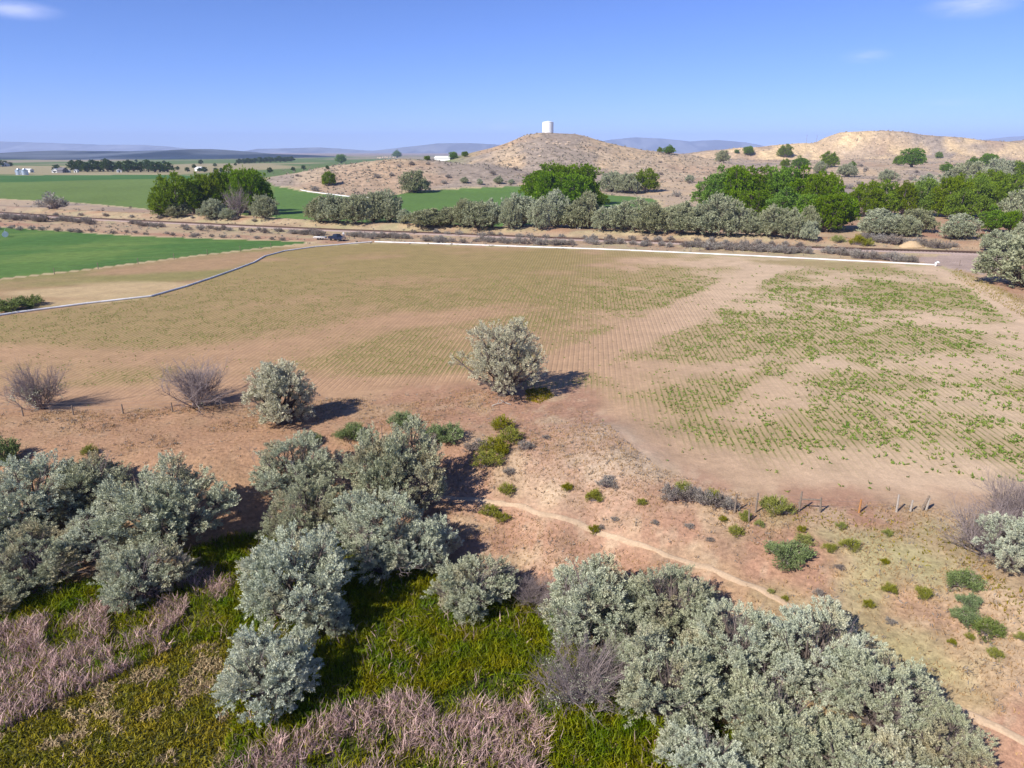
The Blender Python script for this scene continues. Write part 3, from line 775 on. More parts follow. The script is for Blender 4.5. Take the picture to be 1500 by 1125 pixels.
for sd, hh in ((131, 3.6), (137, 3.2)):
    tw, tips = twig_bush(sd, 5.0, hh, 34, 300, 2600, .055, 1.08)
    rng = np.random.default_rng(sd); k = rng.choice(len(tips), 260 if sd == 131 else 30, replace=False)
    c = tips[k]; c = c[c[:, 2] < hh * (.75 if sd == 131 else .5)] * [.8, .8, .9]
    P = np.repeat(c, 14, 0) + rng.normal(0, .13, (len(c) * 14, 3))
    lv = leaf_quads(P, unit(rand_dirs(rng, len(P)) + [0, 0, .7]), .15, .055, rng)
    reg('bare_bush', [('branches', tw, M['twig']), ('foliage', lv, M['olive'])], 5.0, hh)
tw, tips = twig_bush(141, 9.0, 10.5, 20, 200, 800, .13, .8)
reg('dead_tree', [('trunk', tw, M['twig'])], 9.0, 10.5)

PLACED = []
_prng = np.random.default_rng(2024)
def spawn(kind, name, label, cat, x, y, s, sz=None, group=None, var=None, rz=None, sink=.05):
    vs = PROTO[kind]; parts, dm, hh = vs[int(_prng.integers(len(vs))) if var is None else var % len(vs)]
    rz = float(_prng.uniform(0, 6.28)) if rz is None else rz
    o = thing(name, label, cat, (x, y, Hs(x, y) - sink * s), rz, (s, s, sz if sz else s), group)
    for pn, me in parts: link(pn, me, o)
    PLACED.append((x, y, dm * s / 2))
    return o
def plant(kind, cx, cy, wpx, name, label, cat, hm=1.0, group=None, var=None, rz=None, lift=.45):
    vs = PROTO[kind]; vi = int(_prng.integers(len(vs))) if var is None else var % len(vs)
    parts, dm, hh = vs[vi]
    x, y, d = gp(cx, cy)
    for _ in range(3):
        s = wpx / FOC * d / dm
        x, y, d = gp(cx, cy, hh * s * hm * lift)
    return spawn(kind, name, label, cat, x, y, s, s * hm, group, vi, rz)

def plantb(kind, cx, base, wpx, hpx, name, label, cat, group=None, var=None, rz=None):
    """stand a tree with its foot at photograph row `base`, sized by its width and height there"""
    vs = PROTO[kind]; vi = int(_prng.integers(len(vs))) if var is None else var % len(vs)
    parts, dm, hh = vs[vi]
    x, y, d = gp(cx, base)
    return spawn(kind, name, label, cat, x, y, wpx / FOC * d / dm, hpx / FOC * d / hh * .93, group, vi, rz)

# ---------------------------------------------------------------- foreground olives
def foreground():
    T = 'olive_tree'
    L = 'olive', T
    left = 'silver olives in the thicket beside the reed bed on the bank'
    for cx, cy, w, v, hm, lab in [(50, 722, 185, 0, .9, 'broad silver olive at the dry uphill edge of the thicket above the reed bed'), (140, 705, 130, 3, .95, 'low silver olive between two bigger ones at the uphill edge of the thicket'),
                             (245, 735, 180, 1, 1.0, 'tall silver olive casting a dark shadow on bare soil at the thicket end'), (60, 808, 160, 0, .85, 'wide silver olive in the middle of the thicket above the reeds'),
                             (212, 832, 125, 3, 1.0, 'small round olive reaching down to the reed bed below the tall olive'), (-5, 865, 90, 1, .8, 'small olive touching the green grass strip above the reed bed'),
                             (150, 775, 120, 2, .85, 'open twiggy olive hemmed in by the thicket above the reeds'), (-60, 770, 170, 1, 1, 'silver olive at the far end of the thicket, mostly hidden')]:
        plant('olive', cx - 8, cy + 12, w * .86, T, lab, 'tree', hm * .92, left, v)
    plant('olive', 432, 692, 124, T, 'greyish open olive tree at the upper end of the narrow row of olives', 'tree', .85, None, 2)
    plant('olive', 574, 692, 136, T, 'tall pale olive tree leaning over dark shadow at the top of the narrow row', 'tree', 1.15, None, 1)
    plant('olive', 452, 758, 124, T, 'silver olive tree below the greyish open one in the narrow row', 'tree', 1.0, None, 0)
    plant('olive', 560, 782, 148, T, 'shaggy olive tree with bare grey branches in the middle of the narrow row', 'tree', .9, None, 2)
    plant('olive', 428, 852, 156, T, 'large rounded silver olive tree beside the tip of the reed bed', 'tree', 1.05, None, 1)
    plant('olive', 624, 802, 92, T, 'small twiggy olive tree between the shaggy one and the low one', 'tree', 1.0, None, 3)
    plant('olive', 690, 862, 108, T, 'low spreading olive tree above the tall green marsh grass', 'tree', .85, None, 3)
    plant('olive', 395, 990, 140, T, 'round silver olive tree standing alone between mossy grass and marsh shade', 'tree', .95, None, 1)
    plant('olive', 476, 908, 76, T, 'small olive tree squeezed between the rounded one and the lone marsh one', 'tree', .9, None, 0)
    plant('bare_bush', 782, 872, 70, 'bare_shrub', 'low brown bare shrub between the low olive and the big thicket', 'shrub', .6, None, 1)
    right = 'silver olives in the big thicket below the footpath'
    for cx, cy, w, v, hm, lab in [(868, 885, 165, 3, .95, 'olive at the corner of the big thicket next to the brown bare shrub'), (985, 885, 165, 0, .9, 'olive at the dry edge of the big thicket where the footpath passes'),
                             (1085, 955, 195, 0, .95, 'wide olive in the heart of the big thicket'), (985, 1005, 190, 1, .95, 'full rounded pale olive behind the half-dead twiggy bush'),
                             (1190, 958, 190, 2, .9, 'olive with bare twigs at the footpath edge of the big thicket'), (1290, 1025, 200, 0, .9, 'wide olive along the footpath edge of the big thicket'),
                             (1130, 1075, 185, 3, .95, 'olive with dead grey branches among the rounded olives of the thicket'), (1378, 1092, 145, 2, .85, 'ragged olive at the tapering end of the big thicket by the path'),
                             (1235, 1120, 180, 1, .9, 'rounded olive in the downhill part of the big thicket'), (1035, 1130, 150, 3, .9, 'olive beside the marsh grass below the rounded pale olive'),
                             (1310, 1150, 165, 1, .9, 'olive behind the ragged one in the downhill part of the thicket'), (930, 945, 120, 2, .9, 'small open olive squeezed between the corner olive and the pale rounded one')]:
        plant('olive', cx, cy, w * .84, T, lab, 'tree', hm * .98, right, v)
    plant('bare_bush', 858, 1008, 118, 'bare_shrub', 'half-dead grey twiggy olive bush at the marsh edge of the big thicket', 'shrub', .85, None, 0)
    plant('olive_warm', 736, 530, 120, T, 'large lone pale olive tree with visible trunk at the field edge', 'tree', 1.0, None, 0, 1.2)
    plant('olive_warm', 408, 581, 82, T, 'small yellowish olive tree beside the leafless bush at the field edge', 'tree', 1.05, None, 1)
    plant('bare_bush', 57, 577, 66, 'half_dead_bush', 'half-dead bush with a leafy base standing alone on bare soil', 'shrub', 1.1, None, 0)
    plant('bare_bush', 285, 576, 90, 'leafless_bush', 'leafless purple-grey bush beside the small yellowish olive tree', 'shrub', .8, None, 1)
    plant('olive', 1494, 796, 104, T, 'silver olive tree tangled with dead wood near the end of the post fence', 'tree', 1.0, None, 2)
    plant('bare_bush', 1450, 790, 90, 'dead_bush', 'dead blue-grey bush leaning against the olive by the post fence', 'shrub', 1.0, None, 1)
    plant('bare_bush', 1492, 745, 80, 'dead_bush', 'thin dead bush reaching over the sandy field edge by the olive', 'shrub', 1.0, None, 1)
    plant('greenbush', 0, 662, 50, 'dark_bush', 'dark green bush behind the thicket above the reed bed', 'shrub', 1.2)
foreground()

# ---------------------------------------------------------------- shrubs on the slope
def slope_shrubs():
    G = [(590, 613, 36, 'g', 'green bush with a grey companion nearest the leaning row of olives'), (652, 633, 54, 'g', 'wide dark green bush on the slope below the lone olive'),
         (515, 632, 46, 'g', 'bush in the shade beside the small yellowish olive tree'), (455, 642, 28, 'g', 'small upright green bush under the small yellowish olive'),
         (626, 645, 30, 's', 'grey twiggy bush against the wide dark green bush'), (1155, 809, 62, 'g', 'large round blue-green bush on the red slope below the fence brace'),
         (1412, 848, 48, 'g', 'flat spreading grey-green bush below the dead blue-grey bush'), (1420, 880, 32, 'g', 'small grey-green bush between two flat spreading bushes'),
         (1416, 902, 40, 'g', 'grey-green bush above the lowest spreading bush'), (1447, 918, 42, 'g', 'lowest spreading grey-green bush on the open slope')]
    for cx, cy, w, k, lab in G:
        plant('greenbush' if k == 'g' else 'sage', cx, cy, w, 'shrub', lab, 'shrub', .75 if w > 38 else 1.0)
    yg = [(735, 620, 30), (748, 637, 30), (725, 651, 32), (713, 671, 34), (733, 660, 22), (718, 748, 24), (737, 758, 20), (742, 716, 22), (830, 713, 16), (870, 726, 24), (1078, 777, 20), (1112, 767, 14), (1178, 790, 24),
          (1216, 802, 18), (1247, 797, 24), (1296, 822, 12), (1304, 862, 20), (1352, 868, 24), (1272, 884, 16), (1395, 940, 12), (1421, 932, 12), (1459, 957, 20), (1497, 933, 16), (130, 659, 20), (1130, 866, 10), (1150, 876, 10),
          (1092, 760, 12), (1175, 775, 14), (1335, 1005, 22), (640, 775, 14), (870, 775, 16), (940, 735, 14), (1060, 760, 12), (1232, 770, 14), (1300, 780, 14)]
    for cx, cy, w in yg:
        plant('rabbit', cx, cy, w, 'rabbitbrush', 'small yellow-green tuft bush scattered on the dry slope', 'shrub', 1.0, 'rabbitbrush on the dry slope')
    for cx, cy, w in [(985, 722, 34), (1008, 724, 32), (1030, 728, 34), (1052, 733, 30), (1068, 738, 26)]:
        plant('sage', cx, cy, w, 'sagebrush', 'grey sagebrush in the clump at the open end of the post fence', 'shrub', 1.1, 'sagebrush at the fence end')
    for cx, cy, w in [(1000, 716, 26), (1045, 727, 24), (1140, 741, 34), (1125, 738, 22), (1092, 755, 16)]:
        plant('rabbit', cx, cy, w, 'rabbitbrush', 'bright yellow-green bush growing in the line of the post fence', 'shrub', 1.2, 'rabbitbrush along the post fence')
    for cx, cy, w in [(890, 706, 30), (705, 650, 26), (770, 652, 24), (690, 655, 24), (745, 690, 18), (960, 765, 12), (900, 760, 12), (1010, 770, 14), (880, 772, 12), (1200, 868, 16), (1305, 910, 16), (1040, 790, 12), (800, 640, 12), (1230, 830, 14), (575, 655, 22)]:
        plant('sage', cx, cy, w, 'sagebrush', 'small grey sagebrush on the open slope around the footpath', 'shrub', .8, 'sagebrush around the footpath')
slope_shrubs()

# ---------------------------------------------------------------- hedges, groves and far trees
def background_trees():
    H1 = 'olives in the short hedge in front of the green field'
    for cx, b, w, h in [(468, 325, 36, 33), (494, 326, 46, 42), (520, 327, 46, 41), (547, 326, 44, 44), (571, 326, 40, 42)]:
        plantb('hedge', cx, b, w, h, 'olive_tree', 'silver olive in the short hedge between the grove and the long hedge', 'tree', H1)
    plantb('hedge', 592, 327, 22, 18, 'olive_tree', 'very small olive standing just off the end of the short hedge', 'tree')
    H2 = 'olives in the long hedge beyond the railway'
    rng = np.random.default_rng(5)
    for i, cx in enumerate(np.arange(630, 1200, 23.0)):
        base = 329 + (cx - 632) * .032 + rng.uniform(-3, 3.5)
        w = rng.uniform(30, 60); h = rng.uniform(30, 52)
        if cx < 670: h = rng.uniform(25, 30)
        if cx > 1085: w *= .85; h *= .8
        plantb('hedge', cx + rng.uniform(-4, 4), base, w, h, 'olive_tree', 'silver olive in the long hedge in front of the green groves', 'tree', H2)
    plantb('hedge', 1184, 352, 26, 28, 'olive_tree', 'small olive standing forward of the dark green grove beyond the railway', 'tree')
    for cx, b, w, h, lab in [(262, 317, 34, 20, 'low olive under the willowy part of the round leafy grove'), (312, 320, 36, 28, 'low olive under the middle of the round leafy grove'), (388, 320, 38, 34, 'silver olive at the shaded end of the round leafy grove'),
                             (335, 321, 26, 16, 'small olive in front of the dead grey tree')]:
        plantb('hedge', cx, b, w, h, 'olive_tree', lab, 'tree')
    G1 = 'green trees of the grove by the tan field margin'
    for cx, b, w, h, k, v in [(258, 315, 56, 54, 'willow', 0), (286, 314, 58, 56, 'cotton', 0), (310, 313, 50, 56, 'willow', 1), (338, 312, 50, 68, 'cotton', 1), (368, 315, 56, 70, 'cotton', 0), (384, 314, 36, 62, 'cotton', 1), (236, 317, 30, 34, 'cotton', 2), (355, 311, 44, 66, 'cotton', 2)]:
        plantb(k, cx, b, w, h, 'cottonwood_tree' if k == 'cotton' else 'willow_tree', 'leafy green tree in the grove with a dead grey tree', 'tree', G1, v)
    plantb('dead_tree', 349, 319, 36, 54, 'dead_tree', 'dead grey tree in front of the leafy grove', 'tree')
    G2 = 'trees of the round dark grove below the water tank'
    for cx, b, w, h in [(792, 300, 52, 58), (822, 299, 58, 62), (852, 300, 54, 62), (808, 305, 56, 56), (842, 306, 58, 54), (872, 306, 30, 30)]:
        plantb('cotton', cx, b, w, h, 'cottonwood_tree', 'deep green tree in the round grove below the tank hill', 'tree', G2)
    G3 = 'trees of the big dark grove behind the hedge'
    for cx, b, w, h in [(1048, 315, 52, 70), (1078, 316, 58, 76), (1108, 316, 60, 70), (1140, 317, 60, 76), (1172, 318, 62, 73), (1200, 324, 60, 76), (1226, 336, 52, 62), (1188, 338, 58, 56), (1150, 325, 58, 50), (1104, 322, 58, 46), (1208, 340, 56, 60)]:
        plantb('cotton', cx, b, w, h, 'cottonwood_tree', 'deep green tree in the big grove behind the long hedge', 'tree', G3)
    G4 = 'light green willows beyond the railway'
    for cx, b, w, h in [(1266, 318, 50, 46), (1294, 316, 46, 46), (1322, 316, 36, 46), (1352, 316, 48, 48), (1388, 318, 52, 56), (1422, 318, 48, 54), (1450, 318, 40, 50), (1404, 322, 46, 42), (1470, 296, 44, 40), (1440, 290, 42, 36)]:
        plantb('willow', cx, b, w, h, 'willow_tree', 'light olive-green willow in the thicket by the railway', 'tree', G4)
    plantb('cotton', 1452, 340, 38, 38, 'green_bush', 'bright green bushy tree over a grass patch by the railway', 'tree')
    plantb('cotton', 1478, 340, 24, 34, 'green_bush', 'narrow bright green tree next to the bushy one', 'tree')
    for cx, b, w, h, lab in [(1283, 345, 56, 34, 'yellowish olive at the edge of the dark green grove'), (1342, 340, 50, 34, 'rounded olive under the light green willows'), (1324, 346, 42, 30, 'olive with dark gaps in front of the willows'),
                             (1402, 350, 50, 32, 'low olive beside the sand heap and willows'), (1462, 370, 44, 34, 'round olive beside the end of the bare gravel'), (1498, 420, 104, 70, 'big dense olive overhanging the end of the gravel'),
                             (1496, 330, 60, 52, 'broad silver olive behind the bushy green tree'), (1512, 365, 60, 50, 'silver olive above the big dense one'), (1425, 285, 36, 26, 'pale olive in the willow tops'), (1300, 342, 34, 26, 'brownish olive wedged between yellowish and gapped olives')]:
        plantb('hedge', cx, b, w, h, 'olive_tree', lab, 'tree')
    # hillside trees
    hs = 'shrubs and small trees scattered on the dry hills'
    for k, cx, cy, w in [('cotton', 1335, 232, 34), ('willow', 1316, 236, 16), ('cotton', 1425, 238, 18), ('cotton', 1447, 235, 24), ('cotton', 1386, 246, 18), ('willow', 946, 268, 36), ('hedge', 918, 270, 34), ('hedge', 895, 268, 34), ('cotton', 1172, 239, 22), ('willow', 1150, 240, 13),
                         ('willow', 1213, 236, 24), ('cotton', 1248, 241, 11), ('hedge', 1240, 250, 24), ('hedge', 1200, 247, 18), ('cotton', 980, 220, 16), ('willow', 966, 220, 8), ('cotton', 1005, 220, 6), ('cotton', 1096, 221, 16), ('hedge', 1058, 230, 20), ('cotton', 1079, 222, 7),
                         ('willow', 1150, 223, 20), ('hedge', 607, 268, 38), ('willow', 482, 263, 22), ('cotton', 500, 233, 16), ('cotton', 582, 226, 13), ('cotton', 626, 232, 9), ('cotton', 664, 228, 13), ('cotton', 681, 226, 10), ('hedge', 1010, 262, 12), ('hedge', 680, 264, 11), ('hedge', 730, 264, 13),
                         ('hedge', 790, 262, 14), ('hedge', 703, 267, 9), ('hedge', 749, 266, 9), ('hedge', 1415, 258, 44), ('hedge', 1460, 252, 40), ('willow', 1490, 255, 34), ('hedge', 1355, 268, 30), ('hedge', 1300, 258, 22), ('willow', 1375, 228, 10), ('hedge', 1390, 262, 30)]:
        plantb(k, cx, cy + w * .38, w, w * .85, {'cotton': 'small_tree', 'willow': 'small_tree', 'hedge': 'olive_bush'}[k],
              {'cotton': 'dark green bushy tree scattered on the dry hills', 'willow': 'light green feathery tree scattered on the dry hills', 'hedge': 'silvery bush scattered on the dry hills'}[k], 'tree', hs + ' ' + {'cotton': '(dark)', 'willow': '(light)', 'hedge': '(silvery)'}[k])
    # sage on hills and verge
    rng = np.random.default_rng(9)
    for i in range(70):
        cx = rng.uniform(420, 1480); cy = rng.uniform(238, 292)
        x, y, d = gp(cx, cy)
        if inside(GREEN3, np.array([x]), np.array([y]))[0] or y < 280 or y > 1100: continue
        spawn('sage', 'sagebrush', 'sagebrush clump dotted over the dry hillside', 'shrub', x, y, rng.uniform(1.2, 2.6), None, 'sagebrush on the hillside')
    vs = 'sagebrush along the railway verge'
    for x0, y0, x1, y1, n, w in [(0, 317, 68, 320, 9, 15), (80, 320, 137, 324, 8, 13), (190, 326, 240, 330, 6, 12), (260, 332, 420, 338, 13, 11), (425, 338, 478, 341, 8, 13), (510, 342, 560, 345, 8, 14), (560, 343, 600, 348, 6, 14), (630, 349, 652, 351, 4, 14),
                                 (700, 350, 842, 356, 15, 15), (855, 352, 985, 358, 10, 14), (998, 357, 1192, 367, 22, 17), (1210, 367, 1345, 381, 14, 20), (1265, 346, 1400, 360, 12, 18), (-60, 330, 140, 338, 12, 10), (150, 338, 420, 350, 14, 8), (60, 312, 400, 322, 9, 8), (600, 338, 860, 348, 12, 11), (860, 346, 1190, 358, 14, 12), (620, 350, 700, 353, 5, 13)]:
        for i in range(n):
            t = (i + .5 + rng.uniform(-.4, .4)) / n
            plant('sage', x0 + (x1 - x0) * t, y0 + (y1 - y0) * t + rng.uniform(-1.5, 1.5), w * rng.uniform(.75, 1.25), 'sagebrush', 'grey-purple sagebrush in the verge along the railway', 'shrub', rng.uniform(.8, 1.05), vs)
    plant('sage', 76, 295, 38, 'sagebrush', 'large rounded sagebrush at the edge of the back green field', 'shrub', .9)
    for cx, cy, w, lab in [(12, 446, 46, 'yellow-green bush beside the bent white pipe'), (42, 440, 36, 'darker green bush beside the bent white pipe')]:
        plant('greenbush', cx, cy, w, 'green_bush', lab, 'shrub', .7)
    for cx, cy, w in [(1258, 352, 22), (1272, 355, 16), (1228, 350, 16), (1440, 346, 12)]:
        plant('rabbit', cx, cy, w, 'rabbitbrush', 'ochre-green bush between the dark grove and the sagebrush', 'shrub', 1.0, 'ochre bushes by the railway')
    # far trees on the plain
    f1 = 'dark trees of the windbreak behind the farm'
    for i in range(15):
        cx = 108 + i * 9.8 + rng.uniform(-2, 2)
        plantb('far_tree', cx, 252 + rng.uniform(-1, .5), rng.uniform(13, 20), rng.uniform(12, 17.5), 'windbreak_tree', 'dark tree in the windbreak behind the farm houses', 'tree', f1)
    plantb('far_tree', 84, 252, 11, 10, 'farm_tree', 'dark round tree beside the white gabled farmhouse', 'tree')
    f2 = 'far row of dark trees under the mountains'
    for i in range(11):
        cx = 350 + i * 7.6; plantb('far_tree', cx, 240.0 - i * .35, rng.uniform(9, 13), rng.uniform(6, 8), 'far_tree', 'dark tree in the far row under the mountains', 'tree', f2)
    f3 = 'trees dotted over the far plain'
    for cx, cy, w in [(260, 247, 6), (275, 249, 7), (284, 244, 6), (294, 238, 7), (292, 249, 6), (315, 242, 5), (300, 249, 8), (332, 243, 4), (0, 240, 10), (8, 240, 8), (16, 241, 6), (325, 250, 7), (316, 250, 7), (395, 250, 8), (445, 246, 7), (480, 246, 6), (430, 248, 6), (240, 238, 5), (200, 236, 4), (345, 241, 4)]:
        plantb('far_tree', cx, cy + w * .4, w, w * .9, 'plain_tree', 'small dark tree dotted over the far plain', 'tree', f3)
background_trees()

# ---------------------------------------------------------------- ground cover that nobody could count
def cover(name, V, F, mat):
    return stuff(link(name, np_mesh(name, V, F, mat)))
def scatter(rng, P, density, z=MARSH):
    lo = P.min(0); hi = P.max(0); n = int((hi - lo).prod() * density)
    q = rng.uniform(lo, hi, (n, 2)); return q[inside(P, q[:, 0], q[:, 1])]
def on_ground(q): return np.c_[q, H(q[:, 0], q[:, 1]) - .02]
def ground_cover():
    rng = np.random.default_rng(77)
    REED1 = poly([(-150, 945), (0, 925), (120, 895), (220, 872), (290, 835), (325, 825), (352, 850), (318, 900), (262, 945), (180, 990), (90, 1030), (0, 1080), (-150, 1130)], MARSH)
    MOSS = poly([(-150, 1130), (0, 1080), (90, 1030), (180, 990), (262, 945), (330, 940), (345, 1000), (335, 1080), (310, 1300), (-150, 1300)], MARSH)
    REED2 = poly([(320, 1140), (420, 1085), (480, 1052), (540, 1030), (640, 1018), (720, 995), (770, 1020), (800, 1080), (840, 1300), (300, 1300)], MARSH)
    ALL = poly([(-200, 860), (0, 860), (160, 862), (350, 790), (500, 800), (640, 850), (790, 885), (860, 960), (950, 1030), (1150, 1110), (1500, 1300), (-200, 1300)], MARSH)
    q = scatter(rng, ALL, 165)
    yt = np.interp(q[:, 0], _top[:, 0], _top[:, 1]); yb = np.interp(q[:, 0], _bot[:, 0], _bot[:, 1]); w = (yt - q[:, 1]) / (yt - yb)
    nz = fbm(q[:, 0] * .5, q[:, 1] * .5, 3, 5)
    moss = inside(MOSS, *(q + (nz[:, None] - .5) * 1.4).T); r1 = inside(REED1, *(q + (nz[:, None] - .5) * 1.6).T) | inside(REED2, *(q + (nz[:, None] - .5) * 2.2).T)
    keep = (w + .4 * (nz - .5) > .80)
    def blades(sel, l0, l1, wd, bend, lean):
        p = on_ground(q[sel]); n = len(p)
        D = unit(rng.normal(0, lean, (n, 3)) * [1, 1, .2] + [0, 0, 1])
        return ribbons(p, D, rng.uniform(l0, l1, n), wd * rng.uniform(.7, 1.3, n), bend, rng)
    sel = keep & ~moss & ~(r1 & (rng.random(len(q)) < .72))
    cover('marsh_grass', *blades(sel, .35, .85, .056, .8, .35), M['grass'])
    tan = fbm(q[:, 0] * 1.1, q[:, 1] * 1.1, 3, 29) + .12 * rng.random(len(q)) > .66
    cover('short_grass', *blades(keep & moss & ~tan, .16, .38, .055, .9, .5), M['moss'])
    cover('straw_patches', *blades(keep & (tan & (moss | (rng.random(len(q)) < .35))), .2, .42, .05, 1.1, .6), M['straw'])
    # dead reeds: dense in two beds, thinly everywhere else
    parts = []
    for P_, dens in ((REED1, 150), (REED2, 150), (ALL, 16)):
        s = scatter(rng, P_, dens); nz = fbm(s[:, 0] * .7, s[:, 1] * .7, 3, 15)
        s = s + (nz[:, None] - .5) * 1.6
        yt = np.interp(s[:, 0], _top[:, 0], _top[:, 1]); yb = np.interp(s[:, 0], _bot[:, 0], _bot[:, 1]); w = (yt - s[:, 1]) / (yt - yb)
        s = s[(nz > (.42 if dens > 50 else .5)) & (w > .9) & (~inside(MOSS, s[:, 0], s[:, 1]) | (rng.random(len(s)) < .1))]
        p = on_ground(s); n = len(p)
        a = fbm(s[:, 0] * .9, s[:, 1] * .9, 2, 25) * 12.6
        D = unit(np.c_[np.cos(a) * .25, np.sin(a) * .25, np.ones(n)] + rng.normal(0, .22, (n, 3)))
        parts.append(ribbons(p, D, rng.uniform(.35, 1.1, n), .031 * rng.uniform(.5, 1.5, n), .8, rng))
    cover('dry_reeds', *join(*parts), M['reed'])
    # dry grass on the bank and the open slope
    BANK = poly([(-100, 610), (300, 600), (560, 590), (680, 580), (860, 610), (900, 660), (960, 700), (1110, 735), (1500, 760), (1700, 830), (1700, 1150), (1300, 1000), (1000, 880), (700, 830), (300, 800), (-100, 760)], -.8)
    s = scatter(rng, BANK, 27); nz = fbm(s[:, 0] * .25, s[:, 1] * .25, 4, 35)
    dens = sstep(.42, .62, nz) * .8 + .12
    dens = np.maximum(dens, np.exp(-((s[:, 0] - 7.5) / 6.5) ** 2 - ((s[:, 1] - 49) / 6.5) ** 2) * 1.2)
    dens = np.where(seg_dist(TRAIL, s[:, 0], s[:, 1]) < .6, .02, dens)
    s = s[(rng.random(len(s)) < dens) & ~inside(FIELD, s[:, 0], s[:, 1])]
    k = 2; p = np.repeat(on_ground(s), k, 0); p[:, :2] += rng.normal(0, .05, (len(p), 2)); n = len(p)
    D = unit(rng.normal(0, .55, (n, 3)) * [1, 1, .2] + [0, 0, 1])
    cover('dry_grass', *ribbons(p, D, rng.uniform(.10, .30, n), .03 * rng.uniform(.7, 1.4, n), 1.0, rng), M['straw'])
    q2 = s[rng.random(len(s)) < .10]; k = 7; p = np.repeat(on_ground(q2), k, 0); p[:, :2] += rng.normal(0, .10, (len(p), 2)); n = len(p)
    cover('dry_weeds', *leaf_quads(p, unit(rng.normal(0, .8, (n, 3)) * [1, 1, .2] + [0, 0, .8]), rng.uniform(.1, .28, n), .05 * rng.uniform(.6, 1.4, n), rng), M['sage'])
    # greener grass: along the fence, under the lone olive and the edge of the thicket
    parts = []
    for pts, dens, l0, l1 in [([(770, 575), (800, 572), (812, 585), (790, 596), (770, 590)], 90, .12, .3), ([(1120, 745), (1300, 755), (1420, 790), (1500, 900), (1400, 850), (1250, 790), (1130, 765)], 7, .12, .32), ([(1400, 395), (1500, 440), (1500, 470), (1390, 405)], 4, .2, .5),
                              ([(330, 770), (480, 760), (650, 790), (560, 850), (350, 830)], 14, .15, .4), ([(1430, 840), (1500, 870), (1500, 930), (1450, 880)], 14, .12, .35)]:
        s = scatter(rng, poly(pts, -.3), dens); p = on_ground(s); p = np.repeat(p, 2, 0); n = len(p)
        D = unit(rng.normal(0, .5, (n, 3)) * [1, 1, .2] + [0, 0, 1])
        parts.append(ribbons(p, D, rng.uniform(l0, l1, n), .04 * rng.uniform(.7, 1.4, n), .9, rng))
    cover('green_grass', *join(*parts), M['moss'])
    # crop seedlings standing in rows
    rows = np.arange(-190, 190, .56); t = np.arange(30, 150, .30)
    A, B = np.meshgrid(rows, t); a = A.ravel() + rng.normal(0, .035, A.size); b = B.ravel() + rng.uniform(-.14, .14, A.size)
    x = a * RNX + b * math.sin(ROW_A); y = a * RNY + b * math.cos(ROW_A)
    jr = sstep(4, 24, x - (y - 60) * .1); x = x + jr * rng.normal(0, .26, len(x)); y = y + jr * rng.normal(0, .2, len(x))
    ok = inside(FIELD, x, y) & (np.abs(x) < .8 * y + 6); x, y = x[ok], y[ok]
    g, right = crop_cover(x, y)
    pr = g * (.42 + .62 * right) * sstep(150, 105, y)
    clump = fbm(x * .9 + y * .25, y * .75, 3, 45); pr = pr * sstep(.42, .60, clump) * 1.9 + .008
    s = rng.random(len(x)) < pr; x, y, right = x[s], y[s], right[s]
    k = 4; p = np.repeat(np.c_[x, y, H(x, y)], k, 0); p[:, :2] += rng.normal(0, .045, (len(p), 2)); n = len(p)
    D = unit(rng.normal(0, .8, (n, 3)) * [1, 1, .15] + [0, 0, .75])
    sz = np.repeat((.6 + .62 * right) * rng.uniform(.65, 1.35, len(right)), k)
    cover('crop_seedlings', *leaf_quads(p, D, .22 * sz * rng.uniform(.7, 1.3, n), .085 * sz * rng.uniform(.7, 1.3, n), rng), M['crop'])
    # low scrub on the hills and the railway verge, too small to pick apart
    q = []
    for (a0, a1, b0, b1, n) in ((420, 1500, 226, 300, 480), (700, 1500, 200, 240, 260), (-50, 1500, 300, 372, 420)):
        for px, py in zip(rng.uniform(a0, a1, n), rng.uniform(b0, b1, n)):
            x, y, d = gp(px, py)
            if 150 < y < 1300:
                k = rng.integers(4, 12); q.append(np.c_[rng.normal(x, 6 + d * .012, k), rng.normal(y, 6 + d * .04, k)])
    q = np.vstack(q); q = q[(q[:, 1] > 165)]
    for P_ in (FIELD, STRIP, GREEN1, GREEN2, GREEN3): q = q[~inside(P_, q[:, 0], q[:, 1])]
    q = q[np.abs(q[:, 1] - np.interp(q[:, 0], RAIL[:, 0], RAIL[:, 1])) > 4]
    far = np.clip(q[:, 1] / 400, .35, 1.3)
    k = 9; p = np.repeat(on_ground(q), k, 0); f = np.repeat(far * rng.uniform(.5, 1.3, len(q)), k); n = len(p)
    off = rand_dirs(rng, n) * np.array([.75, .75, .3]) * (f * rng.random(n))[:, None]; off[:, 2] = np.abs(off[:, 2])
    cover('hill_scrub', *leaf_quads(p + off, unit(rand_dirs(rng, n) + [0, 0, .6]), .75 * f, .5 * f, rng), M['scrub'])
ground_cover()

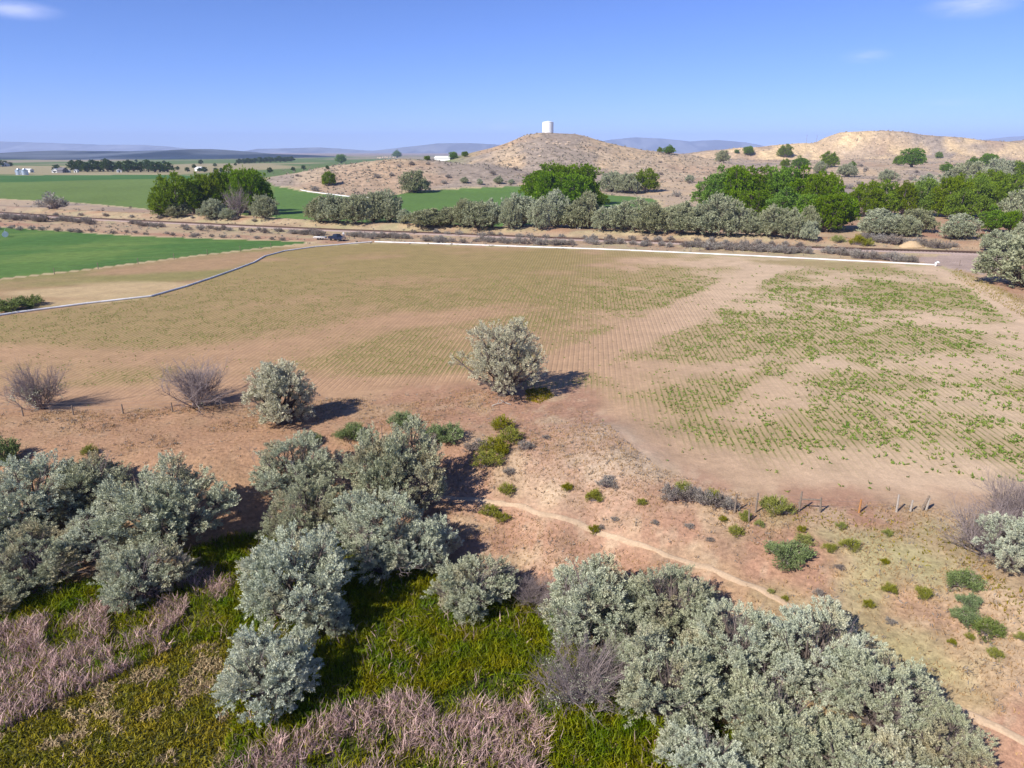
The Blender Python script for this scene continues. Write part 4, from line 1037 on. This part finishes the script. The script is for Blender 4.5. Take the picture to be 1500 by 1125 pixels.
# ---------------------------------------------------------------- railway
def railway():
    c = sample_line(RAIL, 3.0); c = c[(c[:, 0] > -330) & (c[:, 0] < 190)]
    d = np.gradient(c, axis=0); d /= np.hypot(d[:, 0], d[:, 1])[:, None]; nrm = np.c_[-d[:, 1], d[:, 0]]
    z = H(c[:, 0], c[:, 1])
    def strip(offs, zs):
        V = []; F = []; k = len(offs)
        for i in range(len(c)):
            for o_, zz in zip(offs, zs): V.append((c[i, 0] + nrm[i, 0] * o_, c[i, 1] + nrm[i, 1] * o_, z[i] + zz))
        for i in range(len(c) - 1):
            for j in range(k - 1): F.append((i * k + j, i * k + j + 1, (i + 1) * k + j + 1, (i + 1) * k + j))
        return V, F
    b = MB(); b.add(*strip((-2.9, -1.7, 1.7, 2.9), (-.25, .12, .12, -.25)))
    bed = structure(link('railway', b.mesh('railway', M['ballast'])))
    for o_ in (-.72, .72):
        r = MB(); r.add(*strip((o_ - .05, o_ - .05, o_ + .05, o_ + .05), (.12, .36, .36, .12)))
        link('rail', r.mesh('rail', M['rail']), bed)
    tie = MB().box((0, 0, 0), (2.5, .24, .2)).mesh('sleeper', M['tie'])
    pts = sample_line(c, .75); dd = np.gradient(pts, axis=0); zz = H(pts[:, 0], pts[:, 1])
    vis = [i for i in range(len(pts)) if 20 < pts[i, 0]][-1:0:-1]
    for i in vis[:140]:
        link('sleeper', tie, bed, (pts[i, 0], pts[i, 1], zz[i] + .12), math.atan2(dd[i, 1], dd[i, 0]) + math.pi / 2)
railway()

# ---------------------------------------------------------------- white gated pipe
def gated_pipe(name, label, px, rad, seg=9.2, part='pipe_section'):
    P = np.array([gp(a, b)[:2] for a, b in px]); line = sample_line(P, seg)
    line = np.vstack([line, P[-1:]])
    o = thing(name, label, 'pipe', (line[0, 0], line[0, 1], Hs(*line[0])))
    lo = o.location
    for i in range(len(line) - 1):
        p0, p1 = line[i], line[i + 1]
        if np.hypot(*(p1 - p0)) < .3: continue
        z0, z1 = Hs(*p0) + rad * .95, Hs(*p1) + rad * .95
        a = Vector((p0[0], p0[1], z0)) - lo; b = Vector((p1[0], p1[1], z1)) - lo
        d = (b - a).normalized()
        m = MB().tube([a, a + d * .25, a + d * .26, b - d * .02], [rad * 1.16, rad * 1.16, rad, rad], 12)
        link(part, m.mesh(part, M['pipe']), o)
    return o
gated_pipe('irrigation_pipe', 'white irrigation pipe snaking around the green field corner with a bend', [(-90, 477), (0, 463), (60, 453), (150, 443), (215, 436.5), (250, 428), (330, 401), (375, 384), (388, 376), (397, 371), (470, 361), (545, 355)], .15)
gated_pipe('irrigation_pipe', 'long straight white irrigation pipe along the far edge of the brown field', [(549, 355), (650, 358), (900, 366.5), (1100, 375.5), (1368, 389)], .155)
gated_pipe('irrigation_pipe', 'thin pale pipe along the edge of the green field below the low hill', [(440, 279), (475, 284), (510, 288.5), (546, 290.5)], .28, 12)
def pipe_end():
    x, y, d = gp(1368, 390)
    o = thing('valve_riser', 'white pipe outlet with an elbow at the straight pipe end', 'valve', (x, y, Hs(x, y)))
    link('riser', MB().tube([(0.3, 0, -.1), (.3, 0, .75)], .22, 10).mesh('riser', M['pipe'], True), o)
    link('elbow', MB().tube([(.3, 0, .75), (.6, -.1, .85), (.95, -.2, .6)], .2, 10).mesh('elbow', M['pipe'], True), o)
    link('valve_wheel', MB().lathe([(.18, 0), (.2, .03), (.18, .06)], 12, (.3, 0, 1.0)).mesh('valve_wheel', M['steel_grey']), o)
    link('valve_stem', MB().tube([(.3, 0, .7), (.3, 0, 1.02)], .03, 6).mesh('valve_stem', M['steel_grey']), o)
pipe_end()

# ---------------------------------------------------------------- footpath
def footpath():
    c = sample_line(TRAIL, .3); d = np.gradient(c, axis=0); d /= np.hypot(d[:, 0], d[:, 1])[:, None]; nr = np.c_[-d[:, 1], d[:, 0]]
    t = np.arange(len(c)) * .3
    for _ in range(3): c[1:-1] = (c[:-2] + 2 * c[1:-1] + c[2:]) / 4
    c = c + nr * (.5 * (fbm(t * .25, t * 0, 3, 401) - .5))[:, None]
    V = []; C = []
    for j, o in enumerate((-1, -.6, -.2, .2, .6, 1)):
        w_ = .12 + .16 * fbm(t * 1.1, t * 0 + j, 3, 410 + (j > 2)) + .10 * (fbm(t * 4, t * 0, 2, 420 + j) - .5)
        p = c + nr * (o * w_)[:, None]
        V.append(np.c_[p, H(p[:, 0], p[:, 1]) + (.045 if abs(o) < .9 else .004)])
        C.append(np.tile((np.array([.475, .345, .23]) if abs(o) < .9 else np.array([.44, .31, .205])), (len(p), 1)))
    V = np.stack(V, 1); k = V.shape[1]; C = np.stack(C, 1)
    idx = np.arange(len(c) * k).reshape(len(c), k)
    F = np.stack([idx[:-1, :-1], idx[:-1, 1:], idx[1:, 1:], idx[1:, :-1]], -1).reshape(-1, 4)
    structure(link('dirt_path', np_mesh('dirt_path', V.reshape(-1, 3), F, M['path'], True, {'cover': ('FLOAT_COLOR', np.c_[C.reshape(-1, 3), np.ones(len(c) * k)])})))
footpath()

# ---------------------------------------------------------------- fences
def fences():
    posts = [(1076, 751, 1.15, 'wood', 0), (1106.5, 751, 1.25, 'wood', .02), (1096.5, 765, .8, 'wood', -.04), (1170, 749, 1.25, 'wood', .03), (1201, 751, .95, 'wood', -.05),
             (1258, 751, .85, 'rustwood', .02), (1313, 750, 1.1, 'palewood', -.03), (1333, 750, .75, 'palewood', .05), (1349, 748, .95, 'wood', .35), (1356, 748, .8, 'palewood', .12)]
    x0, y0, _ = gp(1170, 749)
    o = thing('post_fence', 'old wire fence of weathered wooden posts with one braced pair', 'fence', (x0, y0, Hs(x0, y0)))
    tops = []
    for px, py, h, mat, lean in posts:
        x, y, d = gp(px, py); b = Vector((x, y, Hs(x, y))) - o.location
        h *= 1.12
        t = b + Vector((lean * h, 0, h)); tops.append((b, t))
        link('post', MB().tube([b - Vector((0, 0, .2)), b + (t - b) * .5 + Vector((.01, .01, 0)), t], [.07, .066, .055], 7).mesh('post', M[mat]), o)
    b1, t1 = tops[3]; b2, t2 = tops[4]
    for f1, f2 in ((.62, .86), (.2, .35)):
        if f1 < .5: continue
        link('rail', MB().tube([b1 + (t1 - b1) * f1, b2 + (t2 - b2) * f2], .05, 6).mesh('rail', M['wood']), o)
    order = [0, 1, 3, 4, 5, 6, 7, 8]
    for f in (.45, .85):
        for i, j in zip(order[:-1], order[1:]):
            a = tops[i][0] + (tops[i][1] - tops[i][0]) * f; b = tops[j][0] + (tops[j][1] - tops[j][0]) * f
            link('wire', MB().tube([a, (a + b) / 2 - Vector((0, 0, .06)), b], .006, 3).mesh('wire', M['wire']), o)
    # far fences
    def line_fence(label, px, step, h=1.25):
        P = np.array([gp(a, b)[:2] for a, b in px]); q = sample_line(P, step)
        f = thing('wire_fence', label, 'fence', (q[0, 0], q[0, 1], Hs(*q[0])))
        pm = MB().tube([(0, 0, -.2), (0, 0, h)], [.07, .055], 6).mesh('post', M['wood'])
        prev = None
        for x, y in q:
            p = Vector((x, y, Hs(x, y))) - f.location
            link('post', pm, f, p)
            if prev is not None:
                for zz in (.45, .8, 1.12): 
                    link('wire', MB().tube([prev + Vector((0, 0, zz)), p + Vector((0, 0, zz))], .008, 3).mesh('wire', M['wire']), f)
            prev = p
    line_fence('thin wire fence between the straight pipe and the railway', [(512, 350), (700, 357), (900, 363), (1100, 371), (1300, 381), (1480, 396)], 7.5)
    line_fence('thin wire fence along the near edge of the dark green field', [(80, 402), (200, 387), (300, 374), (430, 359.5)], 8.0)
    line_fence('low wire fence on the slope edge behind the leafless bush', [(-40, 612), (180, 606), (222, 605), (330, 600)], 4.2, .9)
fences()

# ---------------------------------------------------------------- tank, farm, poles
def tank():
    x, z = at_dist(802.5, 193.5, 688); y = 688.0; r = 5.1; g = Hs(x, y)
    hgt = 10.2
    o = thing('water_tank', 'white cylindrical water tank on the hilltop', 'tank', (x, y, g - .4))
    prof = [(r, 0)]
    for k in range(1, 6): zz = hgt * .92 * k / 5; prof += [(r, zz - .06), (r + .035, zz - .05), (r + .035, zz), (r, zz + .01)]
    link('wall', MB().lathe(prof, 48).mesh('wall', M['white_paint'], False), o)
    rf = link('roof', MB().lathe([(r + .12, hgt * .922), (r + .12, hgt * .935), (r * .7, hgt * .985), (r * .35, hgt * 1.01), (.3, hgt * 1.02)], 48).mesh('roof', M['white_paint'], True), o)
    link('vent', MB().lathe([(.3, hgt * 1.0), (.3, hgt * 1.05), (.45, hgt * 1.055), (.1, hgt * 1.08)], 12).mesh('vent', M['white_paint']), rf)
    link('railing', MB().tube([(r * .9 * math.cos(a), r * .9 * math.sin(a), hgt * .96 + .9) for a in np.linspace(-1.2, .2, 10)], .04, 5).mesh('railing', M['galv']), rf)
    lad = MB()
    for s in (-.22, .22): lad.tube([(r * .72 + s, -r * .72, .3), (r * .72 + s, -r * .72, hgt)], .04, 5)
    for k in range(24): lad.tube([(r * .72 - .22, -r * .72, .5 + k * .4), (r * .72 + .22, -r * .72, .5 + k * .4)], .02, 4)
    link('ladder', lad.mesh('ladder', M['galv']), o)
    plantb('sage', 804.5, 194.0, 4.5, 4.0, 'hilltop_shrub', 'dark shrub right in front of the water tank', 'shrub')
    plantb('sage', 777, 197.5, 3, 2.2, 'hilltop_shrub', 'small shrub on the hill shoulder near the water tank', 'shrub')
tank()
def house(name, label, cat, px, base, w, d, h, roof, rz, mat_w, mat_r, windows=2):
    x, y, dep = gp(px, base); z = Hs(x, y)
    o = thing(name, label, cat, (x, y, z - .1), rz)
    link('wall', MB().prism([(-w / 2, 0), (w / 2, 0), (w / 2, h), (0, h + roof * .96), (-w / 2, h)], -d / 2, d / 2).mesh('wall', M[mat_w]), o)
    r = MB()
    for s in (-1, 1):
        e = s * (w / 2 + .4); ze = h - .4 * roof / (w / 2)
        V = [(0, -d / 2 - .4, h + roof), (e, -d / 2 - .4, ze), (e, d / 2 + .4, ze), (0, d / 2 + .4, h + roof)]
        V += [(a, b, c + .16) for a, b, c in V]
        r.add(V, [(0, 1, 2, 3), (7, 6, 5, 4), (0, 4, 5, 1), (1, 5, 6, 2), (2, 6, 7, 3), (3, 7, 4, 0)])
    link('roof', r.mesh('roof', M[mat_r]), o)
    link('door', MB().box((0, -d / 2 - .02, 1.05), (1.0, .08, 2.1)).mesh('door', M['dark_glass']), o)
    for k in range(windows):
        link('window', MB().box((-w / 2 + (k + .7) * w / (windows + .4), -d / 2 - .02, h * .6), (1.1, .08, 1.2)).mesh('window', M['dark_glass']), o)
def farm():
    for px, lab in ((28.2, 'galvanised grain bin with one side in bright sun'), (36.8, 'galvanised grain bin against the long white-roofed shed')):
        x, y, d = gp(px, 256.3); r = 3.1; h = 4.6
        o = thing('grain_bin', lab, 'silo', (x, y, Hs(x, y) - .05), 0)
        prof = [(r, 0)]
        for k in range(1, 15): prof += [(r + .04 * (k % 2), h * k / 14)]
        link('wall', MB().lathe(prof, 32).mesh('wall', M['galv'], False), o)
        rf = link('roof', MB().lathe([(r + .12, h - .02), (.5, h + 1.55), (.48, h + 1.75), (.1, h + 1.8)], 32).mesh('roof', M['galv'], True), o)
        link('hatch', MB().box((1.2, -1.2, h + .95), (.6, .6, .25)).mesh('hatch', M['galv']), rf)
        link('door', MB().box((-1.2, -r * .92, 1.1), (.8, .25, 1.8)).mesh('door', M['steel_grey']), o)
    house('farm_shed', 'long low shed with a white roof behind the grain bins', 'shed', 42, 252.5, 5, 10, 3.0, .9, R(75), 'house_white', 'roof_white', 0)
    house('farmhouse', 'white gabled house beside the dark round tree', 'house', 82.5, 253.0, 6, 7, 2.4, 2.2, R(8), 'house_white', 'house_white', 2)
    house('barn', 'dark roofed barn between the white house and the windbreak', 'barn', 92, 253.0, 8, 7, 3.2, 2.2, R(80), 'roof_grey', 'roof_grey', 1)
    house('white_shed', 'small white shed at the near end of the windbreak', 'shed', 112, 252.5, 3.5, 4, 2.0, 1.4, R(5), 'house_white', 'house_white', 1)
    house('white_trailer', 'small white building beside the dark roofed barn', 'shed', 100.5, 252.8, 3.4, 3, 2.4, .5, R(0), 'house_white', 'house_white', 2)
    house('far_house', 'white house among small trees out on the plain', 'house', 293, 250.5, 9, 7, 3.0, 1.8, R(70), 'house_white', 'roof_white', 2)
    house('windbreak_house', 'low pale house half hidden under the windbreak trees', 'house', 175, 252.6, 5, 5, 2.4, 1.3, R(30), 'house_white', 'house_white', 1)
    house('hill_shed', 'long white roofed shed in the saddle between the two hills', 'shed', 650, 235.5, 7, 15, 2.6, 1.4, R(72), 'house_white', 'roof_white', 1)
    house('plain_house', 'tiny white house below the dark trees at the foot of the mountains', 'house', 8, 243.5, 10, 9, 3, 2, R(40), 'house_white', 'house_white', 1)
farm()
def poles():
    P = [(1308, 272, 10, 'wooden utility pole rising behind the willow thicket'), (1480, 236, 10, 'wooden utility pole beyond the two bushy hillside trees'), (1474, 243, 9, 'shorter utility pole beside the taller hillside one'),
         (1181, 209.5, 11, 'utility pole on the skyline beside the mesa'), (1189, 209, 11, 'utility pole on the skyline beside the mesa'), (1196, 208.5, 10, 'utility pole on the skyline beside the mesa'), (1254, 256, 8, 'short utility pole behind the big dark grove')]
    for px, base, h, lab in P:
        x, y, d = gp(px, base)
        if y > 1050: x, z_ = at_dist(px, base, 1049); y = 1049
        o = thing('utility_pole', lab, 'pole', (x, y, Hs(x, y) - .2), .3, group='utility poles on the skyline' if 'skyline' in lab else None)
        link('pole', MB().tube([(0, 0, 0), (0, 0, h)], [.17, .11], 7).mesh('pole', M['wood']), o)
        ca = link('crossarm', MB().box((0, 0, h - .7), (2.4, .12, .14)).mesh('crossarm', M['wood']), o)
        for xx in (-1.0, 0, 1.0): link('insulator', MB().lathe([(.06, 0), (.08, .1), (.04, .2)], 8, (xx, 0, h - .63)).mesh('insulator', M['galv']), ca)
poles()

# ---------------------------------------------------------------- pickup, trailer, person
def bevel_mesh(me, w=.04, seg=2):
    import bmesh
    bm = bmesh.new(); bm.from_mesh(me); bmesh.ops.bevel(bm, geom=[e for e in bm.edges], offset=w, segments=seg, affect='EDGES', clamp_overlap=True); bm.to_mesh(me); bm.free()
    return me
def wheel(parent, x, y, r=.39, w=.26):
    t = link('wheel', MB().lathe([(r * .55, -w / 2), (r * .96, -w / 2), (r, -w * .3), (r, w * .3), (r * .96, w / 2), (r * .55, w / 2)], 20).mesh('wheel', M['rubber'], False), parent, (x, y, r))
    t.rotation_euler = (math.pi / 2, 0, 0)
    link('rim', MB().lathe([(r * .2, -w * .46), (r * .6, -w * .42), (r * .6, w * .42), (r * .2, w * .46)], 16).mesh('rim', M['chrome']), t)
def pickup():
    x, y, d = gp(494, 352.5); z = Hs(x, y)
    o = thing('pickup_truck', 'dark navy crew-cab pickup truck with bright wheels by the white pipe', 'truck', (x, y, z), R(-33), (.86, .90, .92))
    W = .96
    body = MB().prism([(-2.85, .52), (2.85, .5), (2.92, .72), (2.85, 1.12), (1.35, 1.2), (-1.05, 1.2), (-2.85, 1.16)], -W, W)
    link('body', bevel_mesh(body.mesh('body', M['navy']), .05), o)
    cab = MB()
    lo_, hi_ = [(-1.05, 1.15), (1.4, 1.15)], [(-.75, 1.82), (.62, 1.84)]
    V = [(-1.1, -W + .02, 1.15), (1.4, -W + .02, 1.15), (1.4, W - .02, 1.15), (-1.1, W - .02, 1.15), (-.82, -W + .2, 1.84), (.55, -W + .2, 1.86), (.55, W - .2, 1.86), (-.82, W - .2, 1.84)]
    cab.add(V, [(3, 2, 1, 0), (4, 5, 6, 7), (0, 1, 5, 4), (1, 2, 6, 5), (2, 3, 7, 6), (3, 0, 4, 7)])
    link('cab', bevel_mesh(cab.mesh('cab', M['navy']), .05), o)
    for s in (-1, 1):
        for xa, xb, ta, tb in ((-.98, .02, -.76, .0), (.12, 1.14, .08, .5)):
            yb, yt = s * (W - .035), s * (W - .185)
            q = MB().add([(xa, yb, 1.24), (xb, yb, 1.24), (tb, yt, 1.78), (ta, yt, 1.78), (xa, yb + s * .015, 1.24), (xb, yb + s * .015, 1.24), (tb, yt + s * .015, 1.78), (ta, yt + s * .015, 1.78)],
                         [(0, 1, 2, 3), (7, 6, 5, 4), (0, 4, 5, 1), (1, 5, 6, 2), (2, 6, 7, 3), (3, 7, 4, 0)])
            link('side_window', q.mesh('side_window', M['dark_glass']), o)
        for xx in (-1.78, 1.85): wheel(o, xx, s * (W - .1))
        link('headlight', MB().box((2.9, s * .72, .95), (.08, .34, .2)).mesh('headlight', M['chrome']), o)
        link('tail_light', MB().box((-2.87, s * .84, .95), (.05, .16, .36)).mesh('tail_light', plain_material('red lamp', (.35, .02, .02), .3)), o)
        link('mirror', MB().box((1.12, s * 1.08, 1.32), (.12, .22, .2)).mesh('mirror', M['navy']), o)
    link('windscreen', MB().add([(1.43, -.82, 1.2), (1.43, .82, 1.2), (.60, .66, 1.82), (.60, -.66, 1.82), (1.40, -.82, 1.18), (1.40, .82, 1.18), (.57, .66, 1.80), (.57, -.66, 1.80)], [(0, 1, 2, 3), (7, 6, 5, 4), (0, 4, 5, 1), (1, 5, 6, 2), (2, 6, 7, 3), (3, 7, 4, 0)]).mesh('windscreen', M['dark_glass']), o)
    link('bumper', MB().box((2.95, 0, .6), (.16, 1.8, .22)).mesh('bumper', M['chrome']), o)
    link('grille', MB().box((2.9, 0, .9), (.08, 1.0, .3)).mesh('grille', M['chrome']), o)
    link('rear_bumper', MB().box((-2.93, 0, .6), (.16, 1.8, .2)).mesh('rear_bumper', M['chrome']), o)
    link('bed_floor', MB().box((-1.95, 0, 1.19), (1.5, 1.6, .03)).mesh('bed_floor', M['rubber']), o)
    # trailer with pipe lengths on it
    x2, y2, d2 = gp(469.5, 351.0); z2 = Hs(x2, y2)
    t = thing('flat_trailer', 'low grey flat trailer parked behind the navy pickup', 'trailer', (x2, y2, z2), R(-8), (.74, .8, .8))
    link('deck', MB().box((0, 0, .58), (4.2, 1.9, .12)).mesh('deck', M['steel_grey']), t)
    link('drawbar', MB().tube([(2.05, .6, .55), (3.2, 0, .5)], .05, 6).tube([(2.05, -.6, .55), (3.2, 0, .5)], .05, 6).mesh('drawbar', M['steel_grey']), t)
    for s in (-1, 1):
        for xx in (-.45, .45): wheel(t, xx, s * 1.05, .32, .2)
        link('side_board', MB().box((0, s * .93, .76), (4.2, .04, .22)).mesh('side_board', M['palewood']), t)
    for k, yy in enumerate((-.6, -.2, .2, .6)):
        p = link('pipe_length', MB().tube([(-1.75, 0, 0), (1.45, 0, 0)], .12, 10).mesh('pipe_length', M['pipe'], True), None, (x2, y2, z2 + .64), R(-8))
        p.location = (x2 - yy * .8 * math.sin(R(-8)), y2 + yy * .8 * math.cos(R(-8)), z2 + .64)
        tag(p, 'white pipe length lying on the flat trailer behind the pickup', 'pipe', 'pipe lengths on the trailer')
    # person in white beside the bonnet
    x3, y3, d3 = gp(503.8, 348.6); z3 = Hs(x3, y3)
    me = bpy.data.meshes.new('person')
    J = {'pel': (0, 0, .95), 'che': (0, -.02, 1.30), 'nec': (0, -.01, 1.50), 'hea': (0, -.03, 1.62), 'top': (0, -.03, 1.74), 'sl': (-.19, 0, 1.43), 'el': (-.27, -.02, 1.14), 'wl': (-.26, -.14, .92), 'hl': (-.25, -.19, .84),
         'sr': (.19, 0, 1.43), 'er': (.27, -.02, 1.14), 'wr': (.26, -.14, .92), 'hr': (.25, -.19, .84), 'tl': (-.1, 0, .88), 'kl': (-.12, -.02, .49), 'al': (-.12, .02, .09), 'fl': (-.13, -.16, .04), 'tr': (.1, 0, .88), 'kr': (.13, -.03, .49), 'ar': (.14, .01, .09), 'fr': (.16, -.17, .04)}
    rad = {'pel': .15, 'che': .17, 'nec': .06, 'hea': .095, 'top': .07, 'sl': .075, 'el': .05, 'wl': .035, 'hl': .035, 'sr': .075, 'er': .05, 'wr': .035, 'hr': .035, 'tl': .095, 'kl': .065, 'al': .045, 'fl': .04, 'tr': .095, 'kr': .065, 'ar': .045, 'fr': .04}
    ks = list(J); ed = [('pel', 'che'), ('che', 'nec'), ('nec', 'hea'), ('hea', 'top'), ('che', 'sl'), ('sl', 'el'), ('el', 'wl'), ('wl', 'hl'), ('che', 'sr'), ('sr', 'er'), ('er', 'wr'), ('wr', 'hr'), ('pel', 'tl'), ('tl', 'kl'), ('kl', 'al'), ('al', 'fl'), ('pel', 'tr'), ('tr', 'kr'), ('kr', 'ar'), ('ar', 'fr')]
    me.from_pydata([J[k] for k in ks], [(ks.index(a), ks.index(b)) for a, b in ed], [])
    p = link('person', me, None, (x3, y3, z3), .4)
    tag(p, 'person in a white top standing by the nose of the pickup', 'person')
    sk = p.modifiers.new('skin', 'SKIN'); sub = p.modifiers.new('sub', 'SUBSURF'); sub.levels = sub.render_levels = 2
    for i, k in enumerate(ks):
        me.skin_vertices[0].data[i].radius = (rad[k], rad[k] * .85); me.skin_vertices[0].data[i].use_root = (k == 'pel')
    m, N, L, Pn = new_mat('clothed person')
    tc = N.new('ShaderNodeTexCoord'); sp = N.new('ShaderNodeSeparateXYZ'); L.new(tc.outputs['Object'], sp.inputs[0])
    rp = N.new('ShaderNodeValToRGB'); rp.color_ramp.interpolation = 'CONSTANT'
    L.new(maprange(N, L, sp.outputs['Z'], 0, 1.85, 0, 1), rp.inputs[0])
    el = rp.color_ramp.elements; el[0].color = (.03, .03, .03, 1); el[1].position = .06; el[1].color = (.06, .08, .16, 1)
    for pos, c in ((.53, (.78, .78, .78)), (.80, (.42, .26, .19)), (.90, (.75, .74, .70))): e = el.new(pos); e.color = (*c, 1)
    L.new(rp.outputs[0], Pn.inputs['Base Color']); me.materials.append(m)
pickup()

# ---------------------------------------------------------------- rocks, sand heap, deadwood, sprinkler
def small_things():
    rng = np.random.default_rng(303)
    import bmesh
    rocks = []
    for k in range(4):
        bm = bmesh.new(); bmesh.ops.create_icosphere(bm, subdivisions=2, radius=1)
        for v in bm.verts:
            n = v.co.normalized(); q = .75 + .5 * float(fbm(np.array([n.x * 1.7 + k * 5 + 9]), np.array([n.y * 1.7 + n.z * 2.3 + 9]), 3, 200 + k)[0]); v.co = n * q; v.co.z *= .7
        me = bpy.data.meshes.new('boulder'); bm.to_mesh(me); bm.free(); me.materials.append(M['rock']); rocks.append(me)
    spots = [(554, 231.5, 3), (557.5, 232, 4), (561, 231, 3), (565, 230.8, 4), (568, 231, 3), (572, 230.6, 3), (577, 231, 3.2), (580, 230.6, 2.6)]
    for px, py, w in spots:
        x, y, d = gp(px, py); o = link('boulder', rocks[int(rng.integers(4))], None, (x, y, Hs(x, y)), rng.uniform(0, 6))
        s = w / FOC * d * .6; o.scale = (s, s, s * 1.1); tag(o, 'pale sandstone boulder in the outcrop on top of the low hill', 'rock', 'boulders on the low hill')
    for i in range(34):
        px, py = (rng.uniform(755, 800), rng.uniform(200, 232)) if i < 18 else (rng.uniform(800, 860), rng.uniform(203, 220))
        x, y, d = gp(px, py); o = link('boulder', rocks[int(rng.integers(4))], None, (x, y, Hs(x, y)), rng.uniform(0, 6)); s = rng.uniform(.5, 1.5); o.scale = (s, s * 1.4, s * .7)
        tag(o, 'pale rock on the face of the tank hill', 'rock', 'rocks on the tank hill')
    x, y, d = gp(1336, 361)
    o = link('sand_heap', MB().lathe([(3.6, -.3), (3.0, .35), (2.1, 1.1), (1.1, 1.7), (.3, 1.9)], 28).mesh('sand_heap', M['sand'], True), None, (x, y, Hs(x, y)), .2)
    for v in o.data.vertices: v.co *= .82 + .4 * float(fbm(np.array([v.co.x * .6 + 9]), np.array([v.co.y * .6 + v.co.z + 9]), 3, 66)[0])
    o.scale = (.95, .62, .72); tag(o, 'rounded heap of pale sand in front of the sagebrush', 'sand heap')
    for px, py, a in ((729, 594, .4), (741, 592, 2.6)):
        x, y, d = gp(px, py)
        m = MB().tube([(-.55, 0, .06), (-.1, .05, .14), (.35, -.02, .2), (.6, .05, .34)], [.055, .05, .04, .02], 6).tube([(0, .03, .16), (.2, .25, .34), (.28, .4, .5)], [.035, .025, .012], 5).tube([(.25, 0, .19), (.35, -.25, .26)], [.03, .012], 5)
        o = link('dead_branch', m.mesh('dead_branch', M['palewood'], True), None, (x, y, Hs(x, y)), a)
        tag(o, 'bleached forked branch lying below the lone olive tree', 'branch', 'branches below the lone olive')
    # end tower of a wheeled sprinkler in the dark green field
    x, y, d = gp(8.5, 347)
    o = thing('wheel_sprinkler', 'small bright metal sprinkler cart standing in the dark green field', 'sprinkler', (x, y, Hs(x, y)), .5)
    for yy in (-.7, .7):
        w_ = link('wheel', MB().lathe([(.62, -.05), (.7, -.05), (.7, .05), (.62, .05)], 20).mesh('wheel', M['galv']), o, (0, yy, .7)); w_.rotation_euler = (math.pi / 2, 0, 0)
        link('spokes', MB().box((0, 0, 0), (1.3, .05, .03)).box((0, 0, .04), (.05, 1.3, .03)).mesh('spokes', M['galv']), w_)
    link('axle', MB().tube([(0, -.75, .7), (0, .75, .7)], .06, 8).mesh('axle', M['galv'], True), o)
    link('engine', MB().box((0, 0, .95), (.7, .6, .45)).mesh('engine', M['house_white']), o)
    link('riser', MB().tube([(0, 0, 1.1), (0, 0, 1.9), (.25, 0, 2.1)], .05, 6).mesh('riser', M['galv']), o)
small_things()

# ---------------------------------------------------------------- the air between here and the mountains
def haze():
    b = MB(); X = 24000
    b.add([(-X, -600, -12), (X, -600, -12), (X, 20500, -12), (-X, 20500, -12), (-X, -600, 460), (X, -600, 460), (X, 20500, 460), (-X, 20500, 460)],
          [(3, 2, 1, 0), (4, 5, 6, 7), (0, 1, 5, 4), (1, 2, 6, 5), (2, 3, 7, 6), (3, 0, 4, 7)])
    m = bpy.data.materials.new('haze'); m.use_nodes = True; N = m.node_tree.nodes; L = m.node_tree.links
    N.remove(N['Principled BSDF'])
    v = N.new('ShaderNodeVolumePrincipled'); v.inputs['Color'].default_value = (.52, .66, 1.0, 1); v.inputs['Density'].default_value = 8.0e-5; v.inputs['Anisotropy'].default_value = 0.0
    L.new(v.outputs[0], N['Material Output'].inputs['Volume'])
    stuff(link('haze', b.mesh('haze', m)))
haze()
